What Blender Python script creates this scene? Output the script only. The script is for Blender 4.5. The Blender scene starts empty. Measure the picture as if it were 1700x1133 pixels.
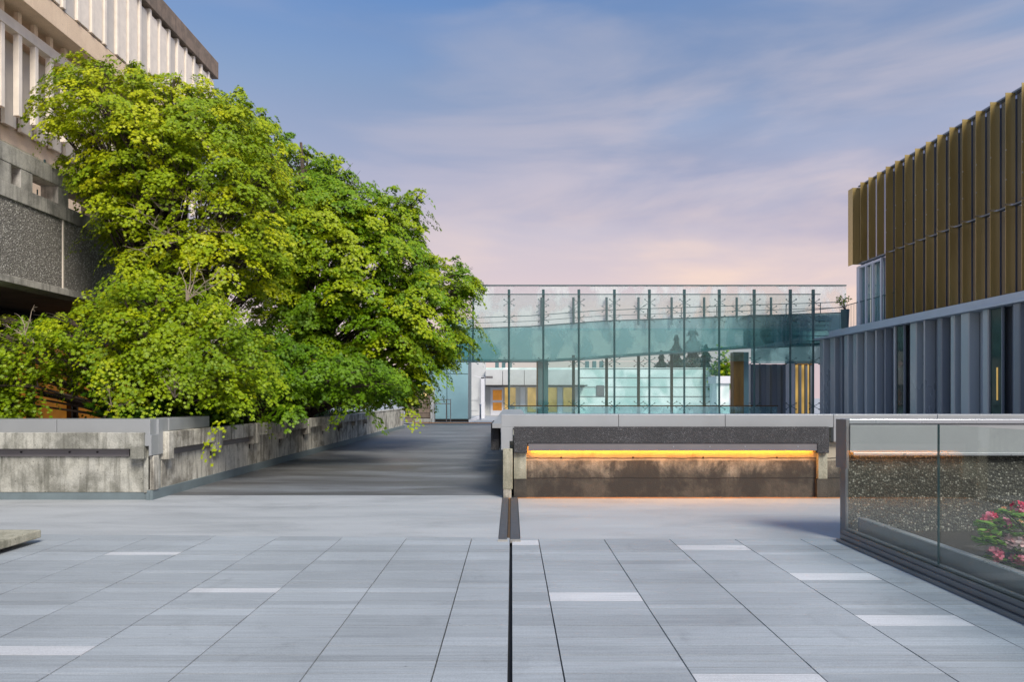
import bpy, math, random
import numpy as np
from mathutils import Vector, Matrix
R = math.radians
random.seed(7); rng = np.random.default_rng(7)
sc = bpy.context.scene
col = sc.collection

# ------------------------------------------------------------------ camera
H = 1.6; F = 1133.3
cd = bpy.data.cameras.new("camera"); cam = bpy.data.objects.new("camera", cd); col.objects.link(cam)
cam.location = (0, 0, H); cam.rotation_euler = (R(90), 0, 0)
cd.lens = 24; cd.sensor_width = 36; cd.shift_y = 0.055; cd.clip_end = 3000
sc.camera = cam
# ------------------------------------------------------------------ world
SUN_EL, SUN_AZ = 43, 151          # azimuth clockwise from +Y (behind the camera, to the right)
w = bpy.data.worlds.new("World"); sc.world = w; w.use_nodes = True
nt = w.node_tree; N = nt.nodes; L = nt.links
for n in list(N): N.remove(n)
out = N.new('ShaderNodeOutputWorld'); bg = N.new('ShaderNodeBackground'); L.new(bg.outputs[0], out.inputs[0])
sky = N.new('ShaderNodeTexSky'); sky.sky_type = 'NISHITA'; sky.sun_disc = False
sky.sun_elevation = R(SUN_EL); sky.sun_rotation = R(SUN_AZ)
sk = N.new('ShaderNodeVectorMath'); sk.operation = 'SCALE'; sk.inputs[3].default_value = 0.09
L.new(sky.outputs[0], sk.inputs[0])
tc = N.new('ShaderNodeTexCoord'); sep = N.new('ShaderNodeSeparateXYZ'); L.new(tc.outputs['Generated'], sep.inputs[0])
def lin(c):
    return tuple(((v/255)/12.92 if v/255 <= .04045 else (((v/255)+.055)/1.055)**2.4) for v in c)
def ramp(nt, stops, src=None, mode='LINEAR'):
    r = nt.nodes.new('ShaderNodeValToRGB'); cr = r.color_ramp; cr.interpolation = mode
    while len(cr.elements) < len(stops): cr.elements.new(0.5)
    for e, (p, c) in zip(cr.elements, stops):
        e.position = p; e.color = (c, c, c, 1) if not hasattr(c, '__len__') else (*c, 1)
    if src is not None: nt.links.new(src, r.inputs[0])
    return r
veil = ramp(nt, [(0, lin((238, 214, 206))), (.16, lin((230, 209, 212))), (.23, lin((212, 202, 214))), (.30, lin((180, 186, 212))),
                 (.41, lin((143, 168, 206))), (.52, lin((100, 146, 208))), (1, lin((112, 150, 200)))], sep.outputs[2])
# streaky clouds, drawn out along the horizon
mp = N.new('ShaderNodeMapping'); mp.inputs['Scale'].default_value = (1.5, .6, 6.5); mp.inputs['Rotation'].default_value = (0, R(-7), 0); mp.inputs['Location'].default_value=(2.3,0,.1)
L.new(tc.outputs['Generated'], mp.inputs[0])
nz = N.new('ShaderNodeTexNoise'); nz.inputs['Scale'].default_value = 1.7; nz.inputs['Detail'].default_value = 7; nz.inputs['Roughness'].default_value = .5; nz.inputs['Distortion'].default_value=.35
L.new(mp.outputs[0], nz.inputs[0])
cm = ramp(nt, [(.42, 0), (.70, 1)], nz.outputs[0], 'EASE')
mp2 = N.new('ShaderNodeMapping'); mp2.inputs['Scale'].default_value = (.9, .5, 3.2); mp2.inputs['Location'].default_value = (5.2, 1, 2)
L.new(tc.outputs['Generated'], mp2.inputs[0])
nz2 = N.new('ShaderNodeTexNoise'); nz2.inputs['Scale'].default_value = 2.2; nz2.inputs['Detail'].default_value = 5; nz2.inputs['Roughness'].default_value=.45
L.new(mp2.outputs[0], nz2.inputs[0])
cm2 = ramp(nt, [(.40, 0), (.62, 1)], nz2.outputs[0], 'EASE')
cloudc = ramp(nt, [(0, lin((255, 226, 204))), (.2, lin((255, 226, 208))), (.3, lin((216, 204, 212))), (.45, lin((174, 178, 198))), (.6, lin((160, 168, 192))), (1, lin((165, 180, 210)))], sep.outputs[2])
darkc = ramp(nt, [(0, lin((212, 190, 198))), (.22, lin((176, 174, 200))), (.35, lin((142, 156, 188))), (.5, lin((116, 142, 184))), (1, lin((100, 135, 190)))], sep.outputs[2])
side = ramp(nt, [(.30, .15), (.62, 1)], None)      # more cloud towards the right (east)
sx_ = N.new('ShaderNodeMath'); sx_.operation = 'MULTIPLY_ADD'; L.new(sep.outputs[0], sx_.inputs[0]); sx_.inputs[1].default_value = .5; sx_.inputs[2].default_value = .5
L.new(sx_.outputs[0], side.inputs[0])
def mulf(a, b):
    m = N.new('ShaderNodeMath'); m.operation = 'MULTIPLY'; L.new(a, m.inputs[0]); L.new(b, m.inputs[1]); return m.outputs[0]
def mixc(nt, a, b, fac, f=None):
    m = nt.nodes.new('ShaderNodeMix'); m.data_type = 'RGBA'
    if f is None: m.inputs[0].default_value = fac
    else:
        mm = nt.nodes.new('ShaderNodeMath'); mm.operation = 'MULTIPLY'; nt.links.new(f, mm.inputs[0]); mm.inputs[1].default_value = fac
        nt.links.new(mm.outputs[0], m.inputs[0])
    for s, i in ((a, 6), (b, 7)):
        if hasattr(s, 'is_linked'): nt.links.new(s, m.inputs[i])
        else: m.inputs[i].default_value = (*s, 1)
    return m.outputs[2]
c1 = mixc(nt, sk.outputs[0], veil.outputs[0], 1-.12)
c2 = mixc(nt, c1, darkc.outputs[0], .75, mulf(cm2.outputs[0], side.outputs[0]))
c3 = mixc(nt, c2, cloudc.outputs[0], .8, mulf(cm.outputs[0], side.outputs[0]))
L.new(c3, bg.inputs[0]); bg.inputs[1].default_value = 1.0
# ------------------------------------------------------------------ sun
sd = bpy.data.lights.new("sun", 'SUN'); sd.energy = 4.2; sd.angle = R(22); sd.color = (1, .93, .82)
so = bpy.data.objects.new("sun", sd); col.objects.link(so)
dirv = Vector((math.sin(R(SUN_AZ))*math.cos(R(SUN_EL)), math.cos(R(SUN_AZ))*math.cos(R(SUN_EL)), math.sin(R(SUN_EL))))
so.rotation_euler = dirv.to_track_quat('Z', 'Y').to_euler(); so.location = (0, -20, 30)
sc.view_settings.view_transform = 'Standard'; sc.view_settings.look = 'None'
sc.view_settings.exposure = 0.0; sc.view_settings.gamma = 1.0
sc.cycles.transparent_max_bounces = 24; sc.cycles.max_bounces = 8

# ------------------------------------------------------------------ materials
def new_mat(name):
    m = bpy.data.materials.new(name); m.use_nodes = True
    return m, m.node_tree, m.node_tree.nodes['Principled BSDF']
def noise(nt, scale, detail=4, rough=.55, vec=None, dist=0):
    n = nt.nodes.new('ShaderNodeTexNoise'); n.inputs['Scale'].default_value = scale; n.inputs['Detail'].default_value = detail
    n.inputs['Roughness'].default_value = rough; n.inputs['Distortion'].default_value = dist
    if vec is not None: nt.links.new(vec, n.inputs[0])
    return n.outputs[0]
def coords(nt, scale=(1, 1, 1), loc=(0, 0, 0)):
    g = nt.nodes.new('ShaderNodeNewGeometry'); m = nt.nodes.new('ShaderNodeMapping')
    m.inputs['Scale'].default_value = scale; m.inputs['Location'].default_value = loc
    nt.links.new(g.outputs['Position'], m.inputs[0]); return m.outputs[0]
def bump(nt, bs, h, strength=.3, dist=.02):
    b = nt.nodes.new('ShaderNodeBump'); b.inputs['Strength'].default_value = strength; b.inputs['Distance'].default_value = dist
    nt.links.new(h, b.inputs['Height']); nt.links.new(b.outputs[0], bs.inputs['Normal'])
def plain(name, c, rough=.5, metal=0, var=.12, scale=3, spec=.5, stretch=(1, 1, 1)):
    m, nt, bs = new_mat(name)
    v = coords(nt, stretch); n = noise(nt, scale, 5, .6, v)
    r = ramp(nt, [(.3, tuple(x*(1-var) for x in c)), (.7, tuple(min(1, x*(1+var)) for x in c))], n)
    nt.links.new(r.outputs[0], bs.inputs['Base Color'])
    rr = ramp(nt, [(.3, max(0, rough-.08)), (.7, min(1, rough+.08))], n); nt.links.new(rr.outputs[0], bs.inputs['Roughness'])
    bs.inputs['Metallic'].default_value = metal; bs.inputs['Specular IOR Level'].default_value = spec
    return m
def concrete(name, base, dark, streak=.5, blotch=.5, light=None, boards=0, thr=(.45, .60), fine=.3, seed=0, dirt_low=0, glow_band=0):
    """cast concrete: blotches, rain streaks running down, pores, optional board-mark lines"""
    m, nt, bs = new_mat(name)
    v1 = coords(nt, (1, 1, 1), (seed, 0, 0)); v2 = coords(nt, (9, 9, .8), (seed, 3, 0))
    n1 = noise(nt, 1.6, 8, .65, v1, .3); n2 = noise(nt, 1.3, 5, .6, v2)
    r1 = ramp(nt, [(thr[0], 0), (thr[1], 1)], n1); r2 = ramp(nt, [(.48, 0), (.72, 1)], n2)
    lt = light or tuple(min(1, x*1.25) for x in base)
    n4 = noise(nt, 5, 6, .7, v1); r4 = ramp(nt, [(.35, base), (.7, lt)], n4)
    c = mixc(nt, r4.outputs[0], dark, blotch, r1.outputs[0])
    c = mixc(nt, c, dark, streak, r2.outputs[0])
    n5 = noise(nt, 60, 3, .7, v1); r5 = ramp(nt, [(.3, .75), (.6, 1.08)], n5)
    mu = nt.nodes.new('ShaderNodeMix'); mu.data_type = 'RGBA'; mu.blend_type = 'MULTIPLY'; mu.inputs[0].default_value = 1
    nt.links.new(c, mu.inputs[6]); nt.links.new(r5.outputs[0], mu.inputs[7]); c = mu.outputs[2]
    hsrc = n5
    vp = nt.nodes.new('ShaderNodeTexVoronoi'); vp.inputs['Scale'].default_value = 11; nt.links.new(v1, vp.inputs[0])
    c = mixc(nt, c, tuple(x*.5 for x in dark), .8, ramp(nt, [(.06, 1), (.11, 0)], vp.outputs['Distance']).outputs[0])
    if glow_band:  # paler top course, painted to strengthen the light strip's glow
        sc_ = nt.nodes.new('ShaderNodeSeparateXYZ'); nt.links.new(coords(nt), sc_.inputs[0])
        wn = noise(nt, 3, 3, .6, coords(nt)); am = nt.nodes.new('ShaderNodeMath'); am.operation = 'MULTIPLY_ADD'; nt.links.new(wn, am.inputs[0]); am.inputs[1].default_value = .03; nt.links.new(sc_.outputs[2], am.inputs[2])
        su = nt.nodes.new('ShaderNodeMath'); su.operation = 'SUBTRACT'; nt.links.new(am.outputs[0], su.inputs[0]); su.inputs[1].default_value = glow_band-.0
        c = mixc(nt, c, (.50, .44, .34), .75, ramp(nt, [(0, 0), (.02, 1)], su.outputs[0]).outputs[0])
    if dirt_low:
        sz = nt.nodes.new('ShaderNodeSeparateXYZ'); nt.links.new(v1, sz.inputs[0])
        dn = noise(nt, 2.2, 7, .7, coords(nt, (1, 1, .6), (seed, 1, 1)), .4)
        da = nt.nodes.new('ShaderNodeMath'); da.operation = 'MULTIPLY_ADD'; nt.links.new(dn, da.inputs[0]); da.inputs[1].default_value = -.9; nt.links.new(sz.outputs[2], da.inputs[2])
        dr = ramp(nt, [(0, 1), (.28, 0)], None); ds = nt.nodes.new('ShaderNodeMath'); ds.operation = 'ADD'; nt.links.new(da.outputs[0], ds.inputs[0]); ds.inputs[1].default_value = .5-dirt_low
        nt.links.new(ds.outputs[0], dr.inputs[0]); c = mixc(nt, c, tuple(x*.8 for x in dark), .85, dr.outputs[0])
    if boards:
        sp = nt.nodes.new('ShaderNodeSeparateXYZ'); nt.links.new(v1, sp.inputs[0])
        wv = noise(nt, 4, 3, .6, v1)
        ad = nt.nodes.new('ShaderNodeMath'); ad.operation = 'MULTIPLY_ADD'; nt.links.new(wv, ad.inputs[0]); ad.inputs[1].default_value = .03; nt.links.new(sp.outputs[2], ad.inputs[2])
        mo = nt.nodes.new('ShaderNodeMath'); mo.operation = 'PINGPONG'; nt.links.new(ad.outputs[0], mo.inputs[0]); mo.inputs[1].default_value = boards
        rb = ramp(nt, [(0, 1), (.007, 1), (.012, 0)], mo.outputs[0])
        c = mixc(nt, c, tuple(x*.35 for x in dark), .8, rb.outputs[0])
    nt.links.new(c, bs.inputs['Base Color']); bs.inputs['Roughness'].default_value = .88
    bump(nt, bs, hsrc, fine, .01)
    return m
def aggregate(name, base, dark, light, scale=38, big=.5, streak=.4):
    m, nt, bs = new_mat(name)
    v = coords(nt); v2 = coords(nt, (6, 6, .5))
    vo = nt.nodes.new('ShaderNodeTexVoronoi'); vo.inputs['Scale'].default_value = scale; nt.links.new(v, vo.inputs[0])
    sp = nt.nodes.new('ShaderNodeSeparateColor'); nt.links.new(vo.outputs['Color'], sp.inputs[0])
    r = ramp(nt, [(0, dark), (.55, base), (.82, base), (.9, light), (1, light)], sp.outputs[0])
    edge = ramp(nt, [(.35, 0), (.62, 1)], vo.outputs['Distance'])
    c = mixc(nt, r.outputs[0], dark, .9, edge.outputs[0])
    n1 = noise(nt, 1.4, 6, .65, v); r1 = ramp(nt, [(.4, 0), (.65, 1)], n1)
    c = mixc(nt, c, dark, big, r1.outputs[0])
    n2 = noise(nt, 1.6, 4, .6, v2); r2 = ramp(nt, [(.5, 0), (.7, 1)], n2)
    c = mixc(nt, c, dark, streak, r2.outputs[0])
    nt.links.new(c, bs.inputs['Base Color']); bs.inputs['Roughness'].default_value = .85
    inv = nt.nodes.new('ShaderNodeMath'); inv.operation = 'SUBTRACT'; inv.inputs[0].default_value = 1; nt.links.new(vo.outputs['Distance'], inv.inputs[1])
    bump(nt, bs, inv.outputs[0], .7, .015)
    return m
def glass(name, tint=(.9, .96, .95), ior=1.5, haze=0, hazec=(.7, .8, .8), hazen=False, rough=.0, boost=1.0, emit=0):
    m, nt, bs = new_mat(name); nt.nodes.remove(bs); o = nt.nodes['Material Output']
    t = nt.nodes.new('ShaderNodeBsdfTransparent'); t.inputs[0].default_value = (*tint, 1)
    g = nt.nodes.new('ShaderNodeBsdfGlossy'); g.inputs['Roughness'].default_value = rough
    fr = nt.nodes.new('ShaderNodeFresnel'); 
    gb = nt.nodes.new('ShaderNodeNewGeometry'); im = nt.nodes.new('ShaderNodeMath'); im.operation = 'MULTIPLY_ADD'   # same reflectance on both faces of the pane
    nt.links.new(gb.outputs['Backfacing'], im.inputs[0]); im.inputs[1].default_value = 1/ior-ior; im.inputs[2].default_value = ior; nt.links.new(im.outputs[0], fr.inputs[0])
    sh = t.outputs[0]
    if haze:
        d = nt.nodes.new('ShaderNodeBsdfDiffuse'); d.inputs[0].default_value = (*hazec, 1)
        tr = nt.nodes.new('ShaderNodeBsdfTranslucent'); tr.inputs[0].default_value = (*hazec, 1)
        dm = nt.nodes.new('ShaderNodeMixShader'); dm.inputs[0].default_value = .45; nt.links.new(d.outputs[0], dm.inputs[1]); nt.links.new(tr.outputs[0], dm.inputs[2])
        mx = nt.nodes.new('ShaderNodeMixShader'); nt.links.new(sh, mx.inputs[1]); nt.links.new(dm.outputs[0], mx.inputs[2])
        if hazen:
            v = coords(nt, (1.4, 1, .9)); n = noise(nt, .8, 3, .5, v, .15); r = ramp(nt, [(.42, haze*.22), (.57, haze*1.15)], n); nt.links.new(r.outputs[0], mx.inputs[0])
        else: mx.inputs[0].default_value = haze
        sh = mx.outputs[0]
    mu = nt.nodes.new('ShaderNodeMath'); mu.operation = 'MULTIPLY'; mu.use_clamp = True; nt.links.new(fr.outputs[0], mu.inputs[0]); mu.inputs[1].default_value = boost
    mx = nt.nodes.new('ShaderNodeMixShader'); nt.links.new(mu.outputs[0], mx.inputs[0]); nt.links.new(sh, mx.inputs[1]); nt.links.new(g.outputs[0], mx.inputs[2])
    nt.links.new(mx.outputs[0], o.inputs[0]); return m
def emis(name, c, s, var=.25, scale=3, stretch=(1, 1, 1)):
    m, nt, bs = new_mat(name); v = coords(nt, stretch); n = noise(nt, scale, 3, .5, v)
    r = ramp(nt, [(.35, tuple(x*(1-var) for x in c)), (.65, c)], n)
    nt.links.new(r.outputs[0], bs.inputs['Emission Color']); bs.inputs['Emission Strength'].default_value = s
    bs.inputs['Base Color'].default_value = (*[x*.4 for x in c], 1); bs.inputs['Roughness'].default_value = .3
    return m
M = {}
M['conc_left'] = concrete('grey stained concrete', (.43, .425, .385), (.095, .095, .075), .8, .65, seed=3, light=(.50, .49, .43))
M['conc_ramp'] = concrete('warm streaked concrete', (.58, .55, .47), (.075, .065, .05), .9, .7, seed=9, light=(.70,.67,.59))
M['conc_lit'] = concrete('board marked dark concrete', (.30, .25, .19), (.042, .038, .034), .6, .9, boards=.16, thr=(.42, .56), seed=5, light=(.42, .36, .27), fine=.6, dirt_low=.42, glow_band=.595)
M['conc_pil'] = concrete('pale pilaster concrete', (.38, .36, .28), (.12, .12, .08), .55, .5, seed=13)
M['conc_pav'] = concrete('weathered terrace concrete', (.44, .42, .385), (.13, .125, .115), .75, .6, seed=21)
M['conc_cream'] = concrete('cream rendered concrete', (.82, .63, .45), (.64, .48, .35), .3, .3, seed=31, light=(.86,.67,.49), fine=.15)
M['conc_fascia'] = concrete('dark roof fascia concrete', (.24, .18, .14), (.10, .085, .07), .5, .5, seed=33)
M['fin'] = plain('pale concrete fin', (.86, .77, .67), .7, 0, .08, 3)
M['win_panel'] = plain('recessed window blind', (.60, .55, .49), .45, 0, .12, 1.5)
M['agg_dark'] = aggregate('dark exposed aggregate', (.095, .093, .10), (.04, .04, .043), (.19, .19, .20), 75, .6, .5)
M['agg_pav'] = aggregate('grey exposed aggregate', (.40, .375, .345), (.18, .17, .155), (.62, .60, .56), 30, .4, .6)
M['agg_wall'] = aggregate('black pebble aggregate', (.13, .125, .10), (.035, .034, .028), (.36, .35, .30), 48, .45, .3)
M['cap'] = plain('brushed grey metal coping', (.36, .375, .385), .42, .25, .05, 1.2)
M['cap_dark'] = plain('dark grey metal flashing', (.20, .185, .19), .5, .3, .08, 2)  # darker grey metal than the coping
M['cap_light'] = plain('pale aluminium rail', (.44, .46, .49), .3, .6, .05, 2)
M['frame'] = plain('dark anodised channel', (.19, .205, .225), .35, .55, .12, 3)
M['skirt'] = plain('blue grey waterproof skirting', (.15, .19, .205), .7, 0, .12, 4)
M['seam'] = plain('black joint filler', (.03, .03, .032), .8, 0, .2, 20)
M['strip'] = plain('rubber joint cover', (.075, .08, .09), .7, 0, .35, 14)
M['tan'] = plain('rust brown line', (.42, .20, .08), .7, 0, .2, 6)
M['fin_grey'] = plain('zinc grey cladding', (.42, .47, .50), .30, .35, .04, .4, stretch=(1, 1, .3))
M['fin_dark'] = plain('dark zinc cladding', (.22, .25, .29), .38, .35, .05, .4, stretch=(1, 1, .3))
M['coping_blue'] = plain('pale zinc roof edge', (.50, .56, .62), .4, .3, .05, 2)
M['win_dark'] = plain('dark green window', (.02, .05, .045), .08, 0, .3, 1)
M['white_frame'] = plain('white window frame', (.72, .72, .76), .4, 0, .04, 3)
M['ltpanel'] = plain('pale grey wall panel', (.55, .56, .56), .6, 0, .08, 1)
M['blue_panel'] = plain('pale blue wall panel', (.30, .50, .56), .35, 0, .06, .7)
M['teal_metal'] = plain('teal painted steel', (.055, .115, .125), .45, .3, .1, 4)
M['teal_col'] = plain('teal grey column', (.10, .18, .19), .5, .2, .08, 2)
M['rust'] = plain('brown painted post', (.10, .055, .02), .5, .2, .2, 4)
M['brown_wood'] = plain('tan timber column', (.24, .13, .035), .6, 0, .15, 3, stretch=(4, 4, .5))
M['deck'] = plain('teal grey bridge deck', (.14, .27, .28), .5, .1, .15, 1)
M['soil'] = plain('dark planter soil', (.035, .028, .02), .95, 0, .4, 12)
M['dark'] = plain('dark recess', (.02, .018, .018), .9, 0, .2, 2)
M['bark'] = concrete('grey brown bark', (.085, .06, .045), (.03, .022, .018), .7, .5, fine=.9)
M['twig'] = plain('pale bare twig', (.30, .24, .18), .8, 0, .2, 8)
M['orange'] = emis('warm lit door panel', (.62, .24, .03), .35, .35, 2.5)
M['orange2'] = emis('warm lit orange strip', (.75, .30, .04), .45, .3, 3)
M['yellow'] = emis('warm lit interior glass', (.85, .55, .16), .62, .5, 1.4, (1, 1, .6))
M['led'] = emis('amber light strip', (1.0, .36, .015), 55, .06, 2)
M['lamp'] = emis('glowing lamp cover', (1, .72, .3), 2.5, 0, 1)
M['glass_clear'] = glass('clear balustrade glass', (.93, .965, .955), 1.5, boost=1.05)
M['glass_guard'] = glass('thin roof guard glass', (.93, .97, .96), 1.45, .05, (.7, .8, .78))
M['glass_teal'] = glass('teal tinted glass', (.82, .93, .92), 1.5, .06, (.35, .65, .65), boost=1.2)
M['glass_band'] = glass('deep teal glass', (.68, .86, .87), 1.5, .42, (.42, .60, .64), True, boost=1.3)
M['glass_frost'] = glass('milky canopy glass', (.95, .95, .96), 1.45, .80, (.95, .94, .93), True)
M['streak'] = None
def streak_wall():
    m, nt, bs = new_mat('mottled white wall panels')
    v = coords(nt, (.9, .9, .9)); n = noise(nt, .55, 3, .45, v, 1.2)
    r = ramp(nt, [(.35, (.50, .66, .64)), (.62, (.88, .93, .92))], n)
    nt.links.new(r.outputs[0], bs.inputs['Base Color']); bs.inputs['Roughness'].default_value = .35
    return m
M['streak'] = streak_wall()
def gold():
    m, nt, bs = new_mat('gold tinted glass shingle')
    v = coords(nt, (1, 1, .25)); n = noise(nt, .9, 3, .5, v)
    r = ramp(nt, [(.3, (.50, .36, .13)), (.7, (.70, .53, .22))], n)
    nt.links.new(r.outputs[0], bs.inputs['Base Color']); bs.inputs['Metallic'].default_value = .55; bs.inputs['Roughness'].default_value = .2
    o = nt.nodes['Material Output']; t = nt.nodes.new('ShaderNodeBsdfTransparent'); t.inputs[0].default_value = (.75, .72, .5, 1)
    mx = nt.nodes.new('ShaderNodeMixShader'); mx.inputs[0].default_value = .80
    nt.links.new(t.outputs[0], mx.inputs[1]); nt.links.new(bs.outputs[0], mx.inputs[2]); nt.links.new(mx.outputs[0], o.inputs[0])
    return m
M['gold'] = gold()
M['gold_back'] = plain('blue glass wall behind fins', (.30, .33, .42), .12, .85, .15, .7)
def plaza_mat():
    m, nt, bs = new_mat('smooth troweled concrete')
    v = coords(nt, (.25, 1.6, 1)); n = noise(nt, 1.6, 6, .6, v, .4); v2 = coords(nt); n2 = noise(nt, 70, 3, .7, v2)
    r = ramp(nt, [(.3, (.38, .40, .42)), (.7, (.46, .478, .49))], n)
    r2 = ramp(nt, [(.3, .86), (.65, 1.05)], n2)
    mu = nt.nodes.new('ShaderNodeMix'); mu.data_type = 'RGBA'; mu.blend_type = 'MULTIPLY'; mu.inputs[0].default_value = 1
    nt.links.new(r.outputs[0], mu.inputs[6]); nt.links.new(r2.outputs[0], mu.inputs[7])
    n4 = noise(nt, .9, 8, .7, coords(nt, (.6, 1.3, 1), (2, 5, 0)), .8); r4 = ramp(nt, [(.33, .84), (.50, 1.0)], n4)
    m2 = nt.nodes.new('ShaderNodeMix'); m2.data_type = 'RGBA'; m2.blend_type = 'MULTIPLY'; m2.inputs[0].default_value = 1; nt.links.new(mu.outputs[2], m2.inputs[6]); nt.links.new(r4.outputs[0], m2.inputs[7]); mu = m2
    nt.links.new(mu.outputs[2], bs.inputs['Base Color'])
    rr = ramp(nt, [(.35, .5), (.65, .75)], n); nt.links.new(rr.outputs[0], bs.inputs['Roughness'])
    bump(nt, bs, n2, .08, .005); return m
M['plaza'] = plaza_mat()
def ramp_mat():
    m, nt, bs = new_mat('dark streaked ramp surface')  # dark grey with lighter streaks stretched across the ramp
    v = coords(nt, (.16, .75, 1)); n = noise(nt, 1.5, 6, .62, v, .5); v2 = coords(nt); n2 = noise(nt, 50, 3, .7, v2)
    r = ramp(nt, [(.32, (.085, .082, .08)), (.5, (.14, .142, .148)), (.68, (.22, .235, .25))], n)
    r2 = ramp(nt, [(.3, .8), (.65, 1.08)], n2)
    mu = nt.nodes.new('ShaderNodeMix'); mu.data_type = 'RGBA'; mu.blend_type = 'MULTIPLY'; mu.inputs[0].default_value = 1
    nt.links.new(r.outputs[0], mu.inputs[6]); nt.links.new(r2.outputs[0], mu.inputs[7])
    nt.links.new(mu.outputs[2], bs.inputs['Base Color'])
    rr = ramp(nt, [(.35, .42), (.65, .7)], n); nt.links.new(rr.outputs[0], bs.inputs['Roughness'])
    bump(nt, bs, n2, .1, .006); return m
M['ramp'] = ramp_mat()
def plank_mat():
    m, nt, bs = new_mat('blue grey stone planks')
    at = nt.nodes.new('ShaderNodeAttribute'); at.attribute_name = 'tone'
    v = coords(nt, (.9, 34, 1)); n = noise(nt, 1.5, 6, .7, v); v2 = coords(nt); n2 = noise(nt, 120, 3, .7, v2); n3 = noise(nt, .5, 4, .5, v2)
    r = ramp(nt, [(.28, .76), (.72, 1.14)], n); r2 = ramp(nt, [(.3, .80), (.6, 1.07)], n2); r3 = ramp(nt, [(.35, .86), (.65, 1.08)], n3)
    n4 = noise(nt, 1.9, 8, .72, coords(nt, (1, 1, 1), (7, 3, 0)), .6); r4 = ramp(nt, [(.30, .84), (.42, 1.0)], n4)
    vo = nt.nodes.new('ShaderNodeTexVoronoi'); vo.inputs['Scale'].default_value = 3.1; nt.links.new(v2, vo.inputs[0]); r5 = ramp(nt, [(.018, .55), (.034, 1)], vo.outputs['Distance'])
    c = at.outputs['Color']
    for q in (r, r2, r3, r4, r5):
        mu = nt.nodes.new('ShaderNodeMix'); mu.data_type = 'RGBA'; mu.blend_type = 'MULTIPLY'; mu.inputs[0].default_value = 1
        nt.links.new(c, mu.inputs[6]); nt.links.new(q.outputs[0], mu.inputs[7]); c = mu.outputs[2]
    nt.links.new(c, bs.inputs['Base Color']); bs.inputs['Roughness'].default_value = .62
    bump(nt, bs, n, .12, .004); return m
M['plank'] = plank_mat()
def leaf_mat(name, lo, mid, hi, trans=.18):
    m, nt, bs = new_mat(name); o = nt.nodes['Material Output']
    at = nt.nodes.new('ShaderNodeAttribute'); at.attribute_name = 'tone'
    r = ramp(nt, [(0, lo), (.5, mid), (1, hi)], at.outputs['Fac'])
    nt.links.new(r.outputs[0], bs.inputs['Base Color']); bs.inputs['Roughness'].default_value = .5; bs.inputs['Specular IOR Level'].default_value = .3
    t = nt.nodes.new('ShaderNodeBsdfTranslucent'); nt.links.new(r.outputs[0], t.inputs[0])
    mx = nt.nodes.new('ShaderNodeMixShader'); mx.inputs[0].default_value = trans
    nt.links.new(bs.outputs[0], mx.inputs[1]); nt.links.new(t.outputs[0], mx.inputs[2]); nt.links.new(mx.outputs[0], o.inputs[0]); return m
M['leaf'] = leaf_mat('fresh maple leaves', (.045, .14, .003), (.25, .35, .003), (.58, .57, .004))
M['leaf_deep'] = leaf_mat('mid green maple leaves', (.025, .10, .003), (.15, .28, .003), (.44, .49, .004))
M['needle'] = leaf_mat('dark conifer needles', (.03, .06, .05), (.05, .09, .07), (.08, .13, .09), .1)
M['rhodo'] = leaf_mat('glossy rhododendron leaves', (.05, .13, .015), (.12, .26, .03), (.25, .42, .06), .2)
def flower_mat(n, a, b):
    return leaf_mat(n, a, tuple((x+y)/2 for x, y in zip(a, b)), b, .3)
M['fl_pink'] = flower_mat('pink petals', (.55, .08, .16), (.75, .30, .40)); M['fl_red'] = flower_mat('red pink petals', (.5, .01, .05), (.75, .05, .15))
M['fl_pale'] = flower_mat('pale pink petals', (.85, .45, .48), (.95, .8, .78)); M['fl_bud'] = flower_mat('peach buds', (.7, .28, .12), (.9, .5, .3))

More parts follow.
